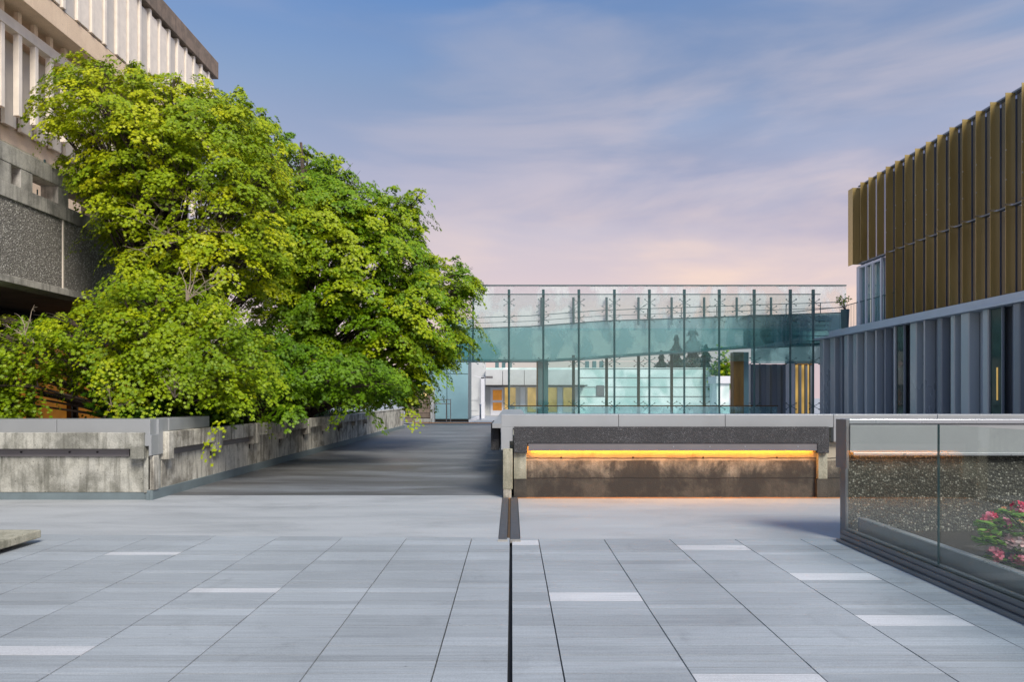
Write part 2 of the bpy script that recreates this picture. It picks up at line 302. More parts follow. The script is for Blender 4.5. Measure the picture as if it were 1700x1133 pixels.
# ------------------------------------------------------------------ builders
ORG = {}
def tag(o, label=None, cat=None, group=None, kind=None):
    if label: o['label'] = label
    if cat: o['category'] = cat
    if group: o['group'] = group
    if kind: o['kind'] = kind
    return o
def empty(name, loc, label, cat, group=None):
    o = bpy.data.objects.new(name, None); col.objects.link(o); o.location = loc; o.empty_display_size = .3
    ORG[o.name] = Vector(loc); return tag(o, label, cat, group)
def link_mesh(me, name, mat, parent=None, org=None):
    o = bpy.data.objects.new(name, me); col.objects.link(o)
    if mat is not None: me.materials.append(mat)
    if parent is not None: o.parent = parent; ORG[o.name] = ORG[parent.name]
    else: ORG[o.name] = Vector(org) if org is not None else Vector((0, 0, 0)); o.location = ORG[o.name]
    return o
class MB:
    def __init__(s): s.v = []; s.f = []
    def add(s, vs, fs):
        b = len(s.v); s.v += [tuple(v) for v in vs]; s.f += [tuple(b+i for i in f) for f in fs]; return s
    def box(s, x0, x1, y0, y1, z0, z1):
        if x0 > x1: x0, x1 = x1, x0
        if y0 > y1: y0, y1 = y1, y0
        if z0 > z1: z0, z1 = z1, z0
        return s.add([(x0,y0,z0),(x1,y0,z0),(x1,y1,z0),(x0,y1,z0),(x0,y0,z1),(x1,y0,z1),(x1,y1,z1),(x0,y1,z1)],
              [(0,3,2,1),(4,5,6,7),(0,1,5,4),(1,2,6,5),(2,3,7,6),(3,0,4,7)])
    def prism_y(s, poly, y0, y1):       # poly of (x,z), counter-clockwise seen from -Y
        n = len(poly)
        return s.add([(x,y0,z) for x,z in poly]+[(x,y1,z) for x,z in poly],
              [tuple(range(n)), tuple(reversed(range(n,2*n)))]+[(i,i+n,(i+1)%n+n,(i+1)%n) for i in range(n)])
    def prism_x(s, poly, x0, x1):       # poly of (y,z)
        n = len(poly)
        return s.add([(x1,y,z) for y,z in poly]+[(x0,y,z) for y,z in poly],
              [tuple(range(n)), tuple(reversed(range(n,2*n)))]+[(i,i+n,(i+1)%n+n,(i+1)%n) for i in range(n)])
    def prism_z(s, poly, z0, z1):
        n = len(poly)
        return s.add([(x,y,z1) for x,y in poly]+[(x,y,z0) for x,y in poly],
              [tuple(range(n)), tuple(reversed(range(n,2*n)))]+[(i,i+n,(i+1)%n+n,(i+1)%n) for i in range(n)])
    def tube(s, pts, rs, n=7):
        pts = [Vector(p) for p in pts]
        if not hasattr(rs, '__len__'): rs = [rs]*len(pts)
        b = len(s.v); up = None
        for i, p in enumerate(pts):
            d = (pts[min(i+1, len(pts)-1)]-pts[max(i-1, 0)]).normalized()
            if up is None: up = Vector((0,0,1)) if abs(d.z) < .9 else Vector((1,0,0))
            a = d.cross(up).normalized(); c = a.cross(d).normalized(); up = c
            for k in range(n):
                t = 2*math.pi*k/n; s.v.append(tuple(p+(a*math.cos(t)+c*math.sin(t))*rs[i]))
        for i in range(len(pts)-1):
            for k in range(n):
                k2 = (k+1) % n; s.f.append((b+i*n+k, b+i*n+k2, b+(i+1)*n+k2, b+(i+1)*n+k))
        s.f.append(tuple(b+k for k in reversed(range(n)))); e = b+(len(pts)-1)*n; s.f.append(tuple(e+k for k in range(n)))
        return s
    def build(s, name, mat, parent=None, bevel=0, org=None, smooth=False):
        o_ = ORG[parent.name] if parent is not None else (Vector(org) if org is not None else Vector((0,0,0)))
        me = bpy.data.meshes.new(name); me.from_pydata([(x-o_[0], y-o_[1], z-o_[2]) for x,y,z in s.v], [], s.f); me.update()
        o = link_mesh(me, name, mat, parent, org)
        if smooth: me.polygons.foreach_set('use_smooth', [True]*len(me.polygons))
        if bevel:
            bm = o.modifiers.new('bevel', 'BEVEL'); bm.width = bevel; bm.segments = 2; bm.limit_method = 'ANGLE'
        return o
def box(name, mat, parent, *a, bevel=0, org=None): return MB().box(*a).build(name, mat, parent, bevel, org)
def X(px, D): return (px-850)/F*D
def Z(py, D): return H-(py-660)/F*D

# ------------------------------------------------------------------ setting: ground sheets
def sheet(name, poly, z, mat):
    me = bpy.data.meshes.new(name); me.from_pydata([(x,y,z) for x,y in poly], [], [tuple(range(len(poly)))]); me.update()
    return tag(link_mesh(me, name, mat), kind='structure')
D0 = 10.85                                                   # lit wall face
sheet('ground', [(-400,-300),(400,-300),(400,900),(-400,900)], -.06, M['plaza'])
sheet('plaza', [(-14,-8),(14,-8),(14,11.2),(-14,11.2)], -.05, M['seam'])
MB().box(-13, -.155, 7.72, 11.12, -.04, 0).box(.095, 8, 7.68, 11.12, -.04, 0).build('concrete_pavement', M['plaza']); tag(bpy.data.objects['concrete_pavement'], kind='structure')
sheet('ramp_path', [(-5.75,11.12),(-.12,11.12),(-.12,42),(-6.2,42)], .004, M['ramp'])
sheet('far_path', [(-9,42),(12,42),(12,75),(-9,75)], .001, M['plaza'])
MB().box(-6.0, -.55, 41.7, 41.95, -.02, .05).build('threshold_strip', M['tan']); tag(bpy.data.objects['threshold_strip'], kind='structure')
MB().box(-.10, 5.25, 10.775, D0+.02, -.01, .006).build('wall_foot_strip', M['tan']); tag(bpy.data.objects['wall_foot_strip'], kind='structure')  # thin rust brown strip along the wall foot
# plank paving: every plank real, with its own tone
def paving():
    vs, fs, tones = [], [], []
    WH = [(-4.33,-3.6,8.0),(226,916),]
    whites = [((226,918)),((400,893.5)),((384,980.5)),((60,1089)),((986,987.5)),((1182,911.5)),((1371,954.5)),((1515,1040)),((1255,1124)),((873,904.5))]
    wpts = [(X(px, F*H/(py-660)), F*H/(py-660)) for px, py in whites]
    left = [-.455-.7365*i for i in range(14)]; right = [.297+.7365*i for i in range(9)]
    cols = [(-.455, -.022)]+[(left[i+1], left[i]) for i in range(13)]
    colsR = [(-.002, .297)]+[(right[i], right[i+1]) for i in range(8)]
    rows = []; y = 7.70
    r2 = random.Random(3)
    while y > -4:
        d = r2.choice([.095, .095, .125, .155, .235]); rows.append((y-d, y)); y -= d
    for side, cc in ((0, cols), (1, colsR)):
        for ci, (x0, x1) in enumerate(cc):
            for ri, (y0, y1) in enumerate(rows):
                g = .0032; gx = .0048
                base = .405+.03*math.sin(ri*1.7+side)+r2.uniform(-.032, .032)
                t = (base*.925, base*1.0, base*1.065)
                for wx, wy in wpts:
                    if x0 < wx < x1 and y0 < wy <= y1: t = (.60, .61, .63)
                if side == 1 and r2.random() < .006: t = (.62,.63,.66)
                ya, yb = y0+g, y1-g
                if ri == 0 and side == 0:  # skewed leading edge
                    yb0 = 7.74-.037*x0; yb1 = 7.74-.037*x1
                else: yb0 = yb1 = yb
                if abs(y1-5.86) < .11 and side == 0 and abs(y1-5.86) == min(abs(r[1]-5.86) for r in rows): yb0 = yb1 = yb-.012
                b = len(vs); dz = r2.uniform(-.0012, .0012)
                xa, xb = x0+gx, x1-gx
                top = [(xa,ya,dz+.002),(xb,ya,dz+.002),(xb,yb1,dz+.002),(xa,yb0,dz+.002)]
                vs += top+[(a,c,-.045) for a,c,_ in top]
                fs += [(b,b+1,b+2,b+3),(b,b+4,b+5,b+1),(b+1,b+5,b+6,b+2),(b+2,b+6,b+7,b+3),(b+3,b+7,b+4,b)]
                tones += [t]*8
    me = bpy.data.meshes.new('plank_paving'); me.from_pydata(vs, [], fs); me.update()
    a = me.color_attributes.new('tone', 'FLOAT_COLOR', 'POINT')
    arr = np.ones((len(vs), 4), dtype=np.float32); arr[:, :3] = np.array(tones); a.data.foreach_set('color', arr.ravel())
    tag(link_mesh(me, 'plank_paving', M['plank']), kind='structure')
paving()
t = empty('joint_cover', (0, 9.2, 0), 'pair of dark rubber expansion joint strips crossing the concrete towards the wall end', 'joint cover')
MB().box(-.150, -.055, 7.62, 10.84, -.01, .010).build('rubber_strip', M['strip'], t)
MB().box(-.018, .088, 7.62, 10.84, -.01, .010).build('rubber_strip', M['strip'], t)
MB().box(-.05, -.022, 7.62, 10.84, -.012, .002).build('joint_gap', M['rust'], t)
MB().box(-.158, -.05, 7.55, 7.615, -.01, .014).box(-.02, .096, 7.53, 7.612, -.01, .014).build('end_cap', M['conc_pav'], t)
# low slab at the left edge
t = empty('low_concrete_slab', (-7.5, 5.5, 0), 'low weathered concrete slab resting just above the paving at the left edge', 'concrete slab')
box('slab', M['conc_pil'], t, -10, -5.17, 2.5, 7.5, .055, .145, bevel=.012)
box('foot', M['dark'], t, -9.8, -5.35, 2.7, 7.3, 0, .055)

# ------------------------------------------------------------------ left planter walls
DL = 10.66
XL = -5.62
t = empty('planter_front_wall', (-8, DL, 0), 'pale stained concrete planter wall facing the paving with grey metal coping, left of the ramp', 'wall')
MB().box(-13, XL-.02, DL, DL+.3, .11, .80).build('wall', M['conc_left'], t, .01)
MB().prism_y([(-13, Z(745,DL)+.0), (X(215,10.5), Z(745,DL)), (X(215,10.5), Z(763,10.5)), (X(238,10.5), Z(763,10.5)), (X(238,10.5), Z(719,10.5)), (-13, Z(719,10.5))], DL-.15, DL+.02).build('lintel', M['conc_left'], t, .012)
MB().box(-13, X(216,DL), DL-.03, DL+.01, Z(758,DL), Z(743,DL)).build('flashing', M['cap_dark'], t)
for i, px in enumerate((38, 118, 164)):
    MB().box(X(px,DL)-.012, X(px,DL)+.012, DL-.045, DL-.03, Z(751,DL)-.012, Z(751,DL)+.012).build('bolt', M['dark'], t)
MB().box(X(241,DL), XL+.0, DL-.05, DL+.28, .11, .83).build('pilaster', M['conc_left'], t, .01)
MB().box(-13, XL-.055, DL-.025, DL, 0, .11).box(XL-.055, XL-.01, DL-.075, DL, 0, .11).build('skirting', M['skirt'], t)
MB().box(-13, X(101,DL)-.004, DL-.10, DL+.45, Z(722,DL), Z(697,DL-.1)).box(X(101,DL)+.004, XL+.02, DL-.10, DL+.45, Z(722,DL), Z(697,DL-.1)).build('coping', M['cap'], t, .006)
MB().prism_y([(X(238,DL-.1), Z(722,DL)+.002), (X(238,DL-.1), Z(741,DL-.1)), (X(248,DL-.1), Z(741,DL-.1)), (X(248,DL-.1), Z(757,DL-.1)), (XL+.05, Z(757,DL-.1)), (XL+.05, Z(722,DL)+.002)], DL-.12, DL+.1).build('corner_plate', M['cap'], t, .004)
t = empty('ramp_side_wall', (XL, 20, 0), 'long warm streaked concrete planter wall with projecting bays along the left of the ramp', 'wall')
ENDY = 35.5
MB().box(XL-.35, XL, DL+.29, ENDY, .14, .98).build('wall', M['conc_ramp'], t, .01)
MB().box(XL-.05, XL+.04, DL-.06, ENDY, 0, .15).build('skirting', M['skirt'], t)
MB().box(XL-.04, XL+.055, DL-.05, DL+.10, .15, Z(757,DL)).build('corner_post', M['conc_ramp'], t, .01)
MB().box(XL-.42, XL+.035, DL+.46, 12.6, 1.052, Z(697,DL-.1)-.002).build('coping', M['cap'], t, .006)
MB().box(XL+.005, XL+.05, DL+.10, DL+.24, .70, Z(697,DL-.1)-.002).build('corner_plate', M['cap'], t, .004)
for i in range(8):
    y0 = 10.93+1.88*i; y1 = y0+1.84; x0 = XL-.02; x1 = XL+.13; zt = 1.048-.006*i
    MB().prism_x([(y0,.60),(y0+.17,.60),(y0+.17,.77),(y1-.12,.77),(y1-.12,.60),(y1,.60),(y1,zt),(y0,zt)], x0, x1).build('lintel', M['conc_ramp'], t, .012)
    if i < 2: MB().box(XL, XL+.03, y0+.2, y1-.15, .66, .75).build('flashing', M['cap_dark'], t)
    MB().box(XL-.002, XL+.012, y1-.06, y1-.03, .50, .60).build('drip_slot', M['dark'], t)
MB().box(XL-.37, XL+.02, 26.1, ENDY, .98, 1.0).build('top_kerb', M['conc_ramp'], t)
sheet('planter_soil', [(-14,DL+.3),(XL-.3,DL+.3),(XL-.3,ENDY),(-14,ENDY)], .86, M['soil'])

# ------------------------------------------------------------------ lit wall
t = empty('lit_concrete_wall', (2.6, D0, 0), 'dark board marked concrete wall with an amber light strip under its aggregate lintel', 'wall')
XA, XB = X(835,D0), X(1404,D0)
wallmb = MB().box(X(853,D0), XB, D0+.06, D0+.5, 0, Z(735,D0))
wallmb.build('wall', M['conc_lit'], t)
for px in (932, 1052, 1169, 1292):
    MB().tube([(X(px,D0), D0+.055, Z(761,D0)), (X(px,D0), D0+.075, Z(761,D0))], .017, 10).build('tie_hole', M['dark'], t)
YL = D0-.10
MB().prism_y([(X(853,YL), Z(753,YL)), (X(875,YL), Z(753,YL)), (X(875,YL), Z(737,YL)), (X(1357,YL), Z(737,YL)), (X(1357,YL), Z(753,YL)), (X(1377,YL), Z(753,YL)), (X(1377,YL), Z(709,YL)), (X(853,YL), Z(709,YL))], YL, D0+.10).build('lintel', M['agg_dark'], t, .012)
for a, b in ((877, 1027), (1027.1, 1204), (1204.1, 1354)):
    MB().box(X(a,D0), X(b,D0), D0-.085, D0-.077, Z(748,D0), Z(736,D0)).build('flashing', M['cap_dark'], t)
for px in (884, 937, 967, 998, 1116, 1176, 1234, 1321):
    MB().tube([(X(px,D0), D0-.092, Z(741.5,D0)), (X(px,D0), D0-.084, Z(741.5,D0))], .009, 8).build('screw', M['cap_light'], t)
MB().box(X(879,D0), X(1352,D0), D0-.012, D0+.010, .772, .786).build('light_strip', M['led'], t)
MB().box(X(878,D0), X(1353,D0), D0-.032, D0-.026, .752, .80).box(X(878,D0), X(1353,D0), D0-.026, D0+.058, .8005, .806).build('added_light_baffle', M['cap_dark'], t)  # unseen lip added to cut the strip's light on the ground
MB().box(X(853,D0), X(874,D0), D0-.02, D0+.06, .30, Z(752,D0)).build('pilaster', M['conc_pil'], t, .008)
MB().box(X(1357.5,D0), X(1373,D0), D0-.02, D0+.06, .30, Z(752,D0)).build('pilaster', M['conc_pil'], t, .008)
MB().box(X(853,D0)+.002, X(874,D0)+.002, D0-.012, D0+.06, 0, .30).box(X(1356,D0), X(1374,D0), D0-.012, D0+.06, 0, .30).build('pilaster_base', M['conc_lit'], t)
MB().box(XA, X(851,D0), D0-.06, D0+.6, .14, Z(745,D0)).build('end_post', M['conc_pil'], t, .01)
MB().box(XA+.005, X(849,D0), D0-.055, D0+.6, 0, .14).build('end_post_foot', M['conc_ramp'], t, .01)
YC = D0-.05
zt, zb = Z(689,YC), Z(710,YC)
for a, b in ((832, 1026.6), (1027.2, 1203.6), (1204.4, 1383.6), (1384.4, 1556), (1556.8, 1740), (1741, 1950)):
    MB().box(X(a,YC), X(b,YC), YC, YC+.62, zb, zt).build('coping', M['cap'], t, .005)
MB().prism_y([(X(832,YC), Z(747.5,YC)), (X(846,YC), Z(747.5,YC)), (X(846,YC), Z(733,YC)), (X(851.5,YC), Z(733,YC)), (X(851.5,YC), zb-.001), (X(832,YC), zb-.001)], YC, YC+.25).build('corner_plate', M['cap'], t, .004)
MB().box(X(1384.4,YC), X(1410,YC), YC+.004, YC+.1, Z(734,YC), zb-.001).build('end_plate', M['cap'], t)
MB().box(XB, 11, D0+.25, D0+.6, 0, zb-.002).build('rear_wall', M['conc_lit'], t)
t = empty('ramp_edge_wall', (0, 15, 0), 'aggregate ended concrete wall receding along the right of the ramp behind the lit wall', 'wall')
MB().box(-.10, .35, 11.5, 30, 0, .95).build('wall', M['conc_pil'], t)
MB().box(X(815,14), X(829,14), 14, 15.6, Z(748,14), Z(703,14)).build('lintel', M['agg_dark'], t, .012)
MB().box(X(818,14), .4, 13.7, 30, .98, 1.07).build('coping', M['cap'], t)

# ------------------------------------------------------------------ right planter: wall, glass balustrade, rhododendron
XG = 3.69; DP = 7.62
t = empty('planter_rear_wall', (6, DP, 0), 'black pebble aggregate wall under a deep grey metal fascia behind the glass balustrade', 'wall')
MB().box(XG+.06, 11, DP, DP+.12, 0, 1.0).build('wall', M['agg_wall'], t)
MB().box(XG+.03, XG+.06, DP-.005, DP+.12, 0, Z(778,DP)).build('end_trim', M['frame'], t)
yf = DP-.07
MB().box(XG+.05, 11, yf, DP+.13, Z(752,yf), Z(704,yf)).build('fascia', M['cap'], t, .003)
MB().box(XG+.03, 11, yf-.02, DP+.14, Z(704,yf)+.001, Z(696.5,yf-.02)).build('top_rail', M['cap_light'], t, .006)
MB().box(XG+.08, 11, yf-.015, DP+.02, Z(757,yf), Z(752,yf)-.001).build('lip', M['cap_light'], t, .003)
MB().box(XG-.005, XG+.028, yf-.02, DP+.15, Z(779,yf), Z(697,yf)).build('end_plate', M['cap_dark'], t, .003)
t = empty('glass_balustrade', (XG, 6, 0), 'frameless glass balustrade in a dark metal channel along the right of the paving', 'balustrade')
ys = [7.53, 5.905, 4.25, 2.6]
for a, b in zip(ys[:-1], ys[1:]):
    MB().box(XG-.006, XG+.006, b+.006, a-.006, .12, 1.364).build('glass_panel', M['glass_clear'], t)
    MB().box(XG-.0065, XG+.0065, b-.006, b+.006, .15, 1.364).build('joint_seal', M['teal_metal'], t)
MB().box(XG-.035, XG-.008, 2.5, 7.56, 0, .125).box(XG+.008, XG+.05, 2.5, 7.56, 0, .15).build('channel', M['frame'], t, .004)
MB().box(XG-.10, XG-.036, 2.5, 7.56, 0, .035).box(XG-.058, XG-.036, 2.5, 7.56, .036, .085).build('step_trim', M['frame'], t, .003)
MB().box(XG+.11, XG+.16, 2.5, 7.5, .06, .27).build('planter_edge', M['frame'], t, .003)
MB().box(XG+.100, XG+.17, 2.5, 7.5, .271, .285).build('edge_trim', M['cap_light'], t, .003)
sheet('planter_bed', [(XG+.05,2.5),(11,2.5),(11,DP),(XG+.05,DP)], .10, M['soil'])

def leaves_mesh(name, P, Nn, S, T, mat, parent, shape, tdir=None):
    """P (n,3) world positions, Nn normals, S sizes, T tone 0..1; shape: list of (u,v,h)"""
    n = len(P); P = np.asarray(P, float)-np.array(ORG[parent.name]); Nn = Nn/np.linalg.norm(Nn, axis=1, keepdims=True)
    A = rng.normal(size=(n, 3)) if tdir is None else tdir
    U = np.cross(A, Nn); U /= np.linalg.norm(U, axis=1, keepdims=True)+1e-9; V = np.cross(Nn, U)
    sh = np.array(shape); k = len(sh)
    S = np.asarray(S)[:, None, None]
    co = P[:, None, :]+S*(sh[None, :, 0:1]*U[:, None, :]+sh[None, :, 1:2]*V[:, None, :]+sh[None, :, 2:3]*Nn[:, None, :])
    me = bpy.data.meshes.new(name); me.vertices.add(n*k); me.vertices.foreach_set('co', co.astype(np.float32).ravel())
    me.loops.add(n*k); me.loops.foreach_set('vertex_index', np.arange(n*k, dtype=np.int32))
    me.polygons.add(n); me.polygons.foreach_set('loop_start', np.arange(0, n*k, k, dtype=np.int32)); me.polygons.foreach_set('loop_total', np.full(n, k, dtype=np.int32))
    me.update(calc_edges=True)
    a = me.color_attributes.new('tone', 'FLOAT_COLOR', 'POINT'); tt = np.repeat(np.asarray(T), k)
    arr = np.ones((n*k, 4), np.float32); arr[:, :3] = tt[:, None]; a.data.foreach_set('color', arr.ravel())
    return link_mesh(me, name, mat, parent)
MAPLE = []
for k_, (ang, r_) in enumerate([(-90,.30),(-50,.42),(-25,.20),(5,.62),(32,.24),(55,.62),(75,.26),(90,.72),(105,.26),(125,.62),(148,.24),(175,.62),(205,.20),(230,.42)]):
    MAPLE.append((r_*math.cos(R(ang)), r_*math.sin(R(ang)), -.22*r_*r_))
OVAL = [(0,-.5,0),(.13,-.2,.02),(.15,.1,.0),(0,.5,-.08),(-.15,.1,0),(-.13,-.2,.02)]

t = empty('rhododendron', (4.75, 6.0, .1), 'rhododendron bush with pink, red and pale blossoms in the planter behind the glass', 'shrub')
stems = MB(); LP = []; LN = []; LS = []; LD = []
heads = [(a_, b_, c_, d_, e_*1.2) for a_, b_, c_, d_, e_ in [(1636,862,5.9,'fl_pink',.05),(1647,858,5.95,'fl_red',.035),(1666,846,6.1,'fl_bud',.035),(1690,843,6.0,'fl_red',.045),(1697,850,5.9,'fl_pink',.04),(1679,903,5.8,'fl_pale',.06),
         (1697,903,5.75,'fl_pale',.06),(1652,921,5.8,'fl_pink',.05),(1658,887,5.9,'fl_bud',.025),(1650,932,5.85,'fl_pink',.03),(1692,866,6.1,'fl_bud',.035),(1725,880,5.9,'fl_pink',.06),(1760,850,6,'fl_pale',.06),(1735,935,5.8,'fl_red',.05),(1668,870,5.85,'fl_pink',.04),(1688,930,5.75,'fl_pink',.045),(1640,885,5.9,'fl_pink',.035)]]
tips = []
for i in range(46):
    px = random.uniform(1625, 1800); py = random.uniform(850, 945); D = random.uniform(5.6, 6.5)
    if px < 1650 and py < 870: py += 20
    tips.append((X(px,D), D, max(.16, Z(py,D))))
for px, py, D, *_ in heads: tips.append((X(px,D), D, Z(py,D)-.03))
for x, y, z in tips:
    stems.tube([(4.95+random.uniform(-.1,.1), 6.05, .1), ((x+4.95)/2, (y+6.05)/2, z*.45+.05), (x, y, z)], [.012,.008,.004], 5)
    for k in range(11):
        a = 2*math.pi*k/11+random.random(); q = random.uniform(.05,.085)
        d = np.array([math.cos(a), math.sin(a), random.uniform(-.5,.25)])
        LP.append(np.array([x,y,z])+d*q*.8); LN.append(np.array([-d[0]*.35, -d[1]*.35, 1])+rng.normal(size=3)*.15); LS.append(random.uniform(.10,.15)); LD.append(np.cross(np.array([0,0,1.]), d)+1e-3)
stems.build('stem', M['bark'], t)
LP = np.array(LP); LN = np.array(LN); LD = np.array(LD)
leaves_mesh('foliage', LP, LN, LS, rng.random(len(LP)), M['rhodo'], t, OVAL, -LD)
PET = [(0,-.02,0),(.28,.35,.16),(.24,.8,.30),(0,.95,.22),(-.24,.8,.30),(-.28,.35,.16)]
for px, py, D, mt, r_ in heads:
    c = np.array([X(px,D), D, Z(py,D)]); P_, N_, S_, A_ = [], [], [], []
    nf = 7 if mt != 'fl_bud' else 4
    for k in range(nf):
        d = rng.normal(size=3); d[1] -= .8; d[2] += .5; d /= np.linalg.norm(d); fc = c+d*r_*.75
        e1 = np.cross(d, [0.3,0.2,1]); e1 /= np.linalg.norm(e1); e2 = np.cross(d, e1)
        for j in range(5):
            a = 2*math.pi*j/5; v = e1*math.cos(a)+e2*math.sin(a); P_.append(fc); N_.append(d*.9-v*.2); A_.append(np.cross(d, v)); S_.append(r_*.75*(.5 if mt == 'fl_bud' else 1))
    leaves_mesh('blossom', np.array(P_), np.array(N_), np.array(S_), rng.random(len(P_)), M[mt], t, PET, np.array(A_))

# ------------------------------------------------------------------ maples
def inside(poly, x, y):
    c = False; n = len(poly); j = n-1
    for i in range(n):
        xi, yi = poly[i]; xj, yj = poly[j]
        if (yi > y) != (yj > y) and x < (xj-xi)*(y-yi)/(yj-yi)+xi: c = not c
        j = i
    return c
def edged(poly, x, y):
    d = 1e9; n = len(poly)
    for i in range(n):
        ax, ay = poly[i]; bx, by = poly[(i+1) % n]; l2 = (bx-ax)**2+(by-ay)**2
        tt = max(0, min(1, ((x-ax)*(bx-ax)+(y-ay)*(by-ay))/l2)); d = min(d, math.hypot(x-ax-tt*(bx-ax), y-ay-tt*(by-ay)))
    return d
def maple(label, poly, D, trunk_px, seed, mat, nclump, rad=.62, lsize=.105, depth=2.6, per=230, holes=(), tone=(0,1), droop=.35, base_z=.86, crown_h=None):
    rnd = random.Random(seed); tx = X(trunk_px, D)
    t = empty('maple_tree', (tx, D, base_z), label, 'tree', 'maple trees in the planter beside the ramp')
    xs = [p[0] for p in poly]; ys_ = [p[1] for p in poly]; cl = []
    tries = 0
    while len(cl) < nclump and tries < 60000:
        tries += 1
        px = rnd.uniform(min(xs), max(xs)); py = rnd.uniform(min(ys_), max(ys_))
        if not inside(poly, px, py): continue
        ed = edged(poly, px, py); mpp = D/F; rr = rad*rnd.uniform(.6, 1.15)
        if ed*mpp < rr*.55: rr = max(.22, ed*mpp*1.3+.1)
        if any((px-a)**2+(py-b)**2 < r_*r_ for a, b, r_ in holes): continue
        th = min(depth, .5+1.5*math.sqrt(max(0, ed*mpp)))
        q = rnd.random(); dy = -th if q < .45 else rnd.uniform(-th, th)
        Dc = D+dy*rnd.uniform(.75, 1)
        # keep the silhouette place of the clump at its own depth
        c = Vector((X(px, Dc), Dc, Z(py, Dc)))
        if c.z < base_z+.05 and c.x < XL: continue
        if any((c-o).length < .42*(rr+r0)*.66 for o, r0 in cl): continue
        cl.append((c, rr))
    P_, N_, S_, T_ = [], [], [], []
    hub = Vector((tx, D, base_z))
    for c, rr in cl:
        n = int(per*(rr/.6)**1.6*rnd.uniform(.7, 1.2))+25
        th = rng.uniform(0, 2*math.pi, n); u = np.sqrt(rng.random(n))
        outv = np.array([c.x-hub.x, c.y-hub.y]); ol = np.linalg.norm(outv)+1e-6; outv = outv/ol
        # several sprays in a clump
        ns = 6; sx = rng.normal(size=(ns, 3))*np.array([.58, .58, .24])*rr; si = rng.integers(0, ns, n); sr = rr*.46
        lx = sx[si, 0]+np.cos(th)*u*sr; ly = sx[si, 1]+np.sin(th)*u*sr
        lr = np.sqrt(lx**2+ly**2)
        lz = sx[si, 2]-droop*lr**2/rr-.35*u*u*sr+rng.normal(size=n)*.022-droop*.5*(lx*outv[0]+ly*outv[1])
        P_.append(np.stack([c.x+lx, c.y+ly, c.z+lz], 1))
        nn = np.stack([lx/rr*.8+outv[0]*.35, ly/rr*.8+outv[1]*.35-.25, np.full(n, .9)], 1)+rng.normal(size=(n, 3))*.42; N_.append(nn)
        S_.append(lsize*rng.uniform(.7, 1.25, n)); ct = rnd.choice([.25, .4, .5, .6, .8])
        T_.append(np.clip(tone[0]+(tone[1]-tone[0])*(ct*.75+rng.random(n)*.25), 0, 1))
    P_ = np.concatenate(P_); N_ = np.concatenate(N_); S_ = np.concatenate(S_); T_ = np.concatenate(T_)
    leaves_mesh('crown', P_, N_, S_, T_, M[mat], t, MAPLE)
    # trunk and limbs
    tr = MB(); top = max(c.z for c, _ in cl); fork = base_z+(top-base_z)*.28
    spine = [hub-Vector((0,0,.1)), hub+Vector((.08,-.05,(fork-base_z)*.5)), Vector((tx-.05, D-.1, fork)), Vector((tx+.1, D-.15, base_z+(top-base_z)*.62)), Vector((tx-.1, D, base_z+(top-base_z)*.88))]
    r0 = .05+.022*(top-base_z)
    tr.tube(spine, [r0*1.15, r0, r0*.8, r0*.45, r0*.15], 9); tr.build('trunk', M['bark'], t, smooth=True)
    br = MB(); pick = rnd.sample(cl, min(len(cl), max(16, len(cl)//3)))
    for c, rr in pick:
        h = max(base_z+.35, min(top*.8, c.z-(c-hub).length*.35)); f = min(1, (h-base_z)/(top-base_z)*1.1)
        k = min(3, int(f*4)); s0 = spine[k].lerp(spine[k+1], f*4-k if f*4-k <= 1 else 1)
        m1 = s0.lerp(c, .4)+Vector((rnd.uniform(-.2,.2), rnd.uniform(-.2,.2), .15)); m2 = s0.lerp(c, .75)+Vector((rnd.uniform(-.15,.15), rnd.uniform(-.15,.15), .16))
        rb = .018+.008*(c-s0).length
        br.tube([s0, m1, m2, c], [rb, rb*.7, rb*.45, .006], 5)
        for _ in range(4):
            e = c+Vector((rnd.uniform(-1,1)*rr, rnd.uniform(-1,1)*rr, rnd.uniform(-.3,.3)*rr)); br.tube([m2, m2.lerp(e,.5)+Vector((0,0,.06)), e], [rb*.4, rb*.25, .003], 4)
    br.build('limbs', M['bark'], t)
    return t
def dead_twigs(t, spots, seed):
    rnd = random.Random(seed)
    for px, py, D, s in spots:
        mb = MB()
        o = Vector((X(px,D), D, Z(py,D)))
        for _ in range(5):
            d = Vector((rnd.uniform(-1,1), rnd.uniform(-.6,.3), rnd.uniform(-.2,1))).normalized()*s; p = o.copy(); pts = [p.copy()]
            for k in range(4):
                p = p+d*.3+Vector((rnd.uniform(-1,1), rnd.uniform(-.5,.5), rnd.uniform(-1,1)))*s*.09; pts.append(p.copy())
            mb.tube(pts, [.014,.011,.008,.006,.003], 4)
            for k in (1,2,3):
                for _ in range(2):
                    e = pts[k]+Vector((rnd.uniform(-1,1), rnd.uniform(-.4,.4), rnd.uniform(-.5,1)))*s*.35; mb.tube([pts[k], (pts[k]+e)/2+Vector((0,0,.03)), e], [.006,.004,.002], 4)
        mb.build('dead_twigs', M['twig'], t)
p1 = [(55,170),(95,112),(122,84),(150,98),(200,100),(255,118),(330,128),(400,148),(440,180),(470,260),(480,350),(480,430),(430,480),(330,480),(240,470),(205,440),(180,400),(178,335),(110,285),(92,262),(150,240),(120,215),(66,205)]
T1 = maple('tall upright maple with yellow green leaves rising in front of the cream building', p1, 15.5, 285, 11, 'leaf', 340, .60, .072, 2.0, 420, holes=((295,350,36),(240,330,18),(318,440,26),(270,420,22),(400,250,10),(190,220,12),(390,390,14)), tone=(.1,1.0))
dead_twigs(T1, [(300,400,13.6,.9),(330,385,13.8,.8),(270,350,14,.7),(335,345,13.8,.7)], 4)
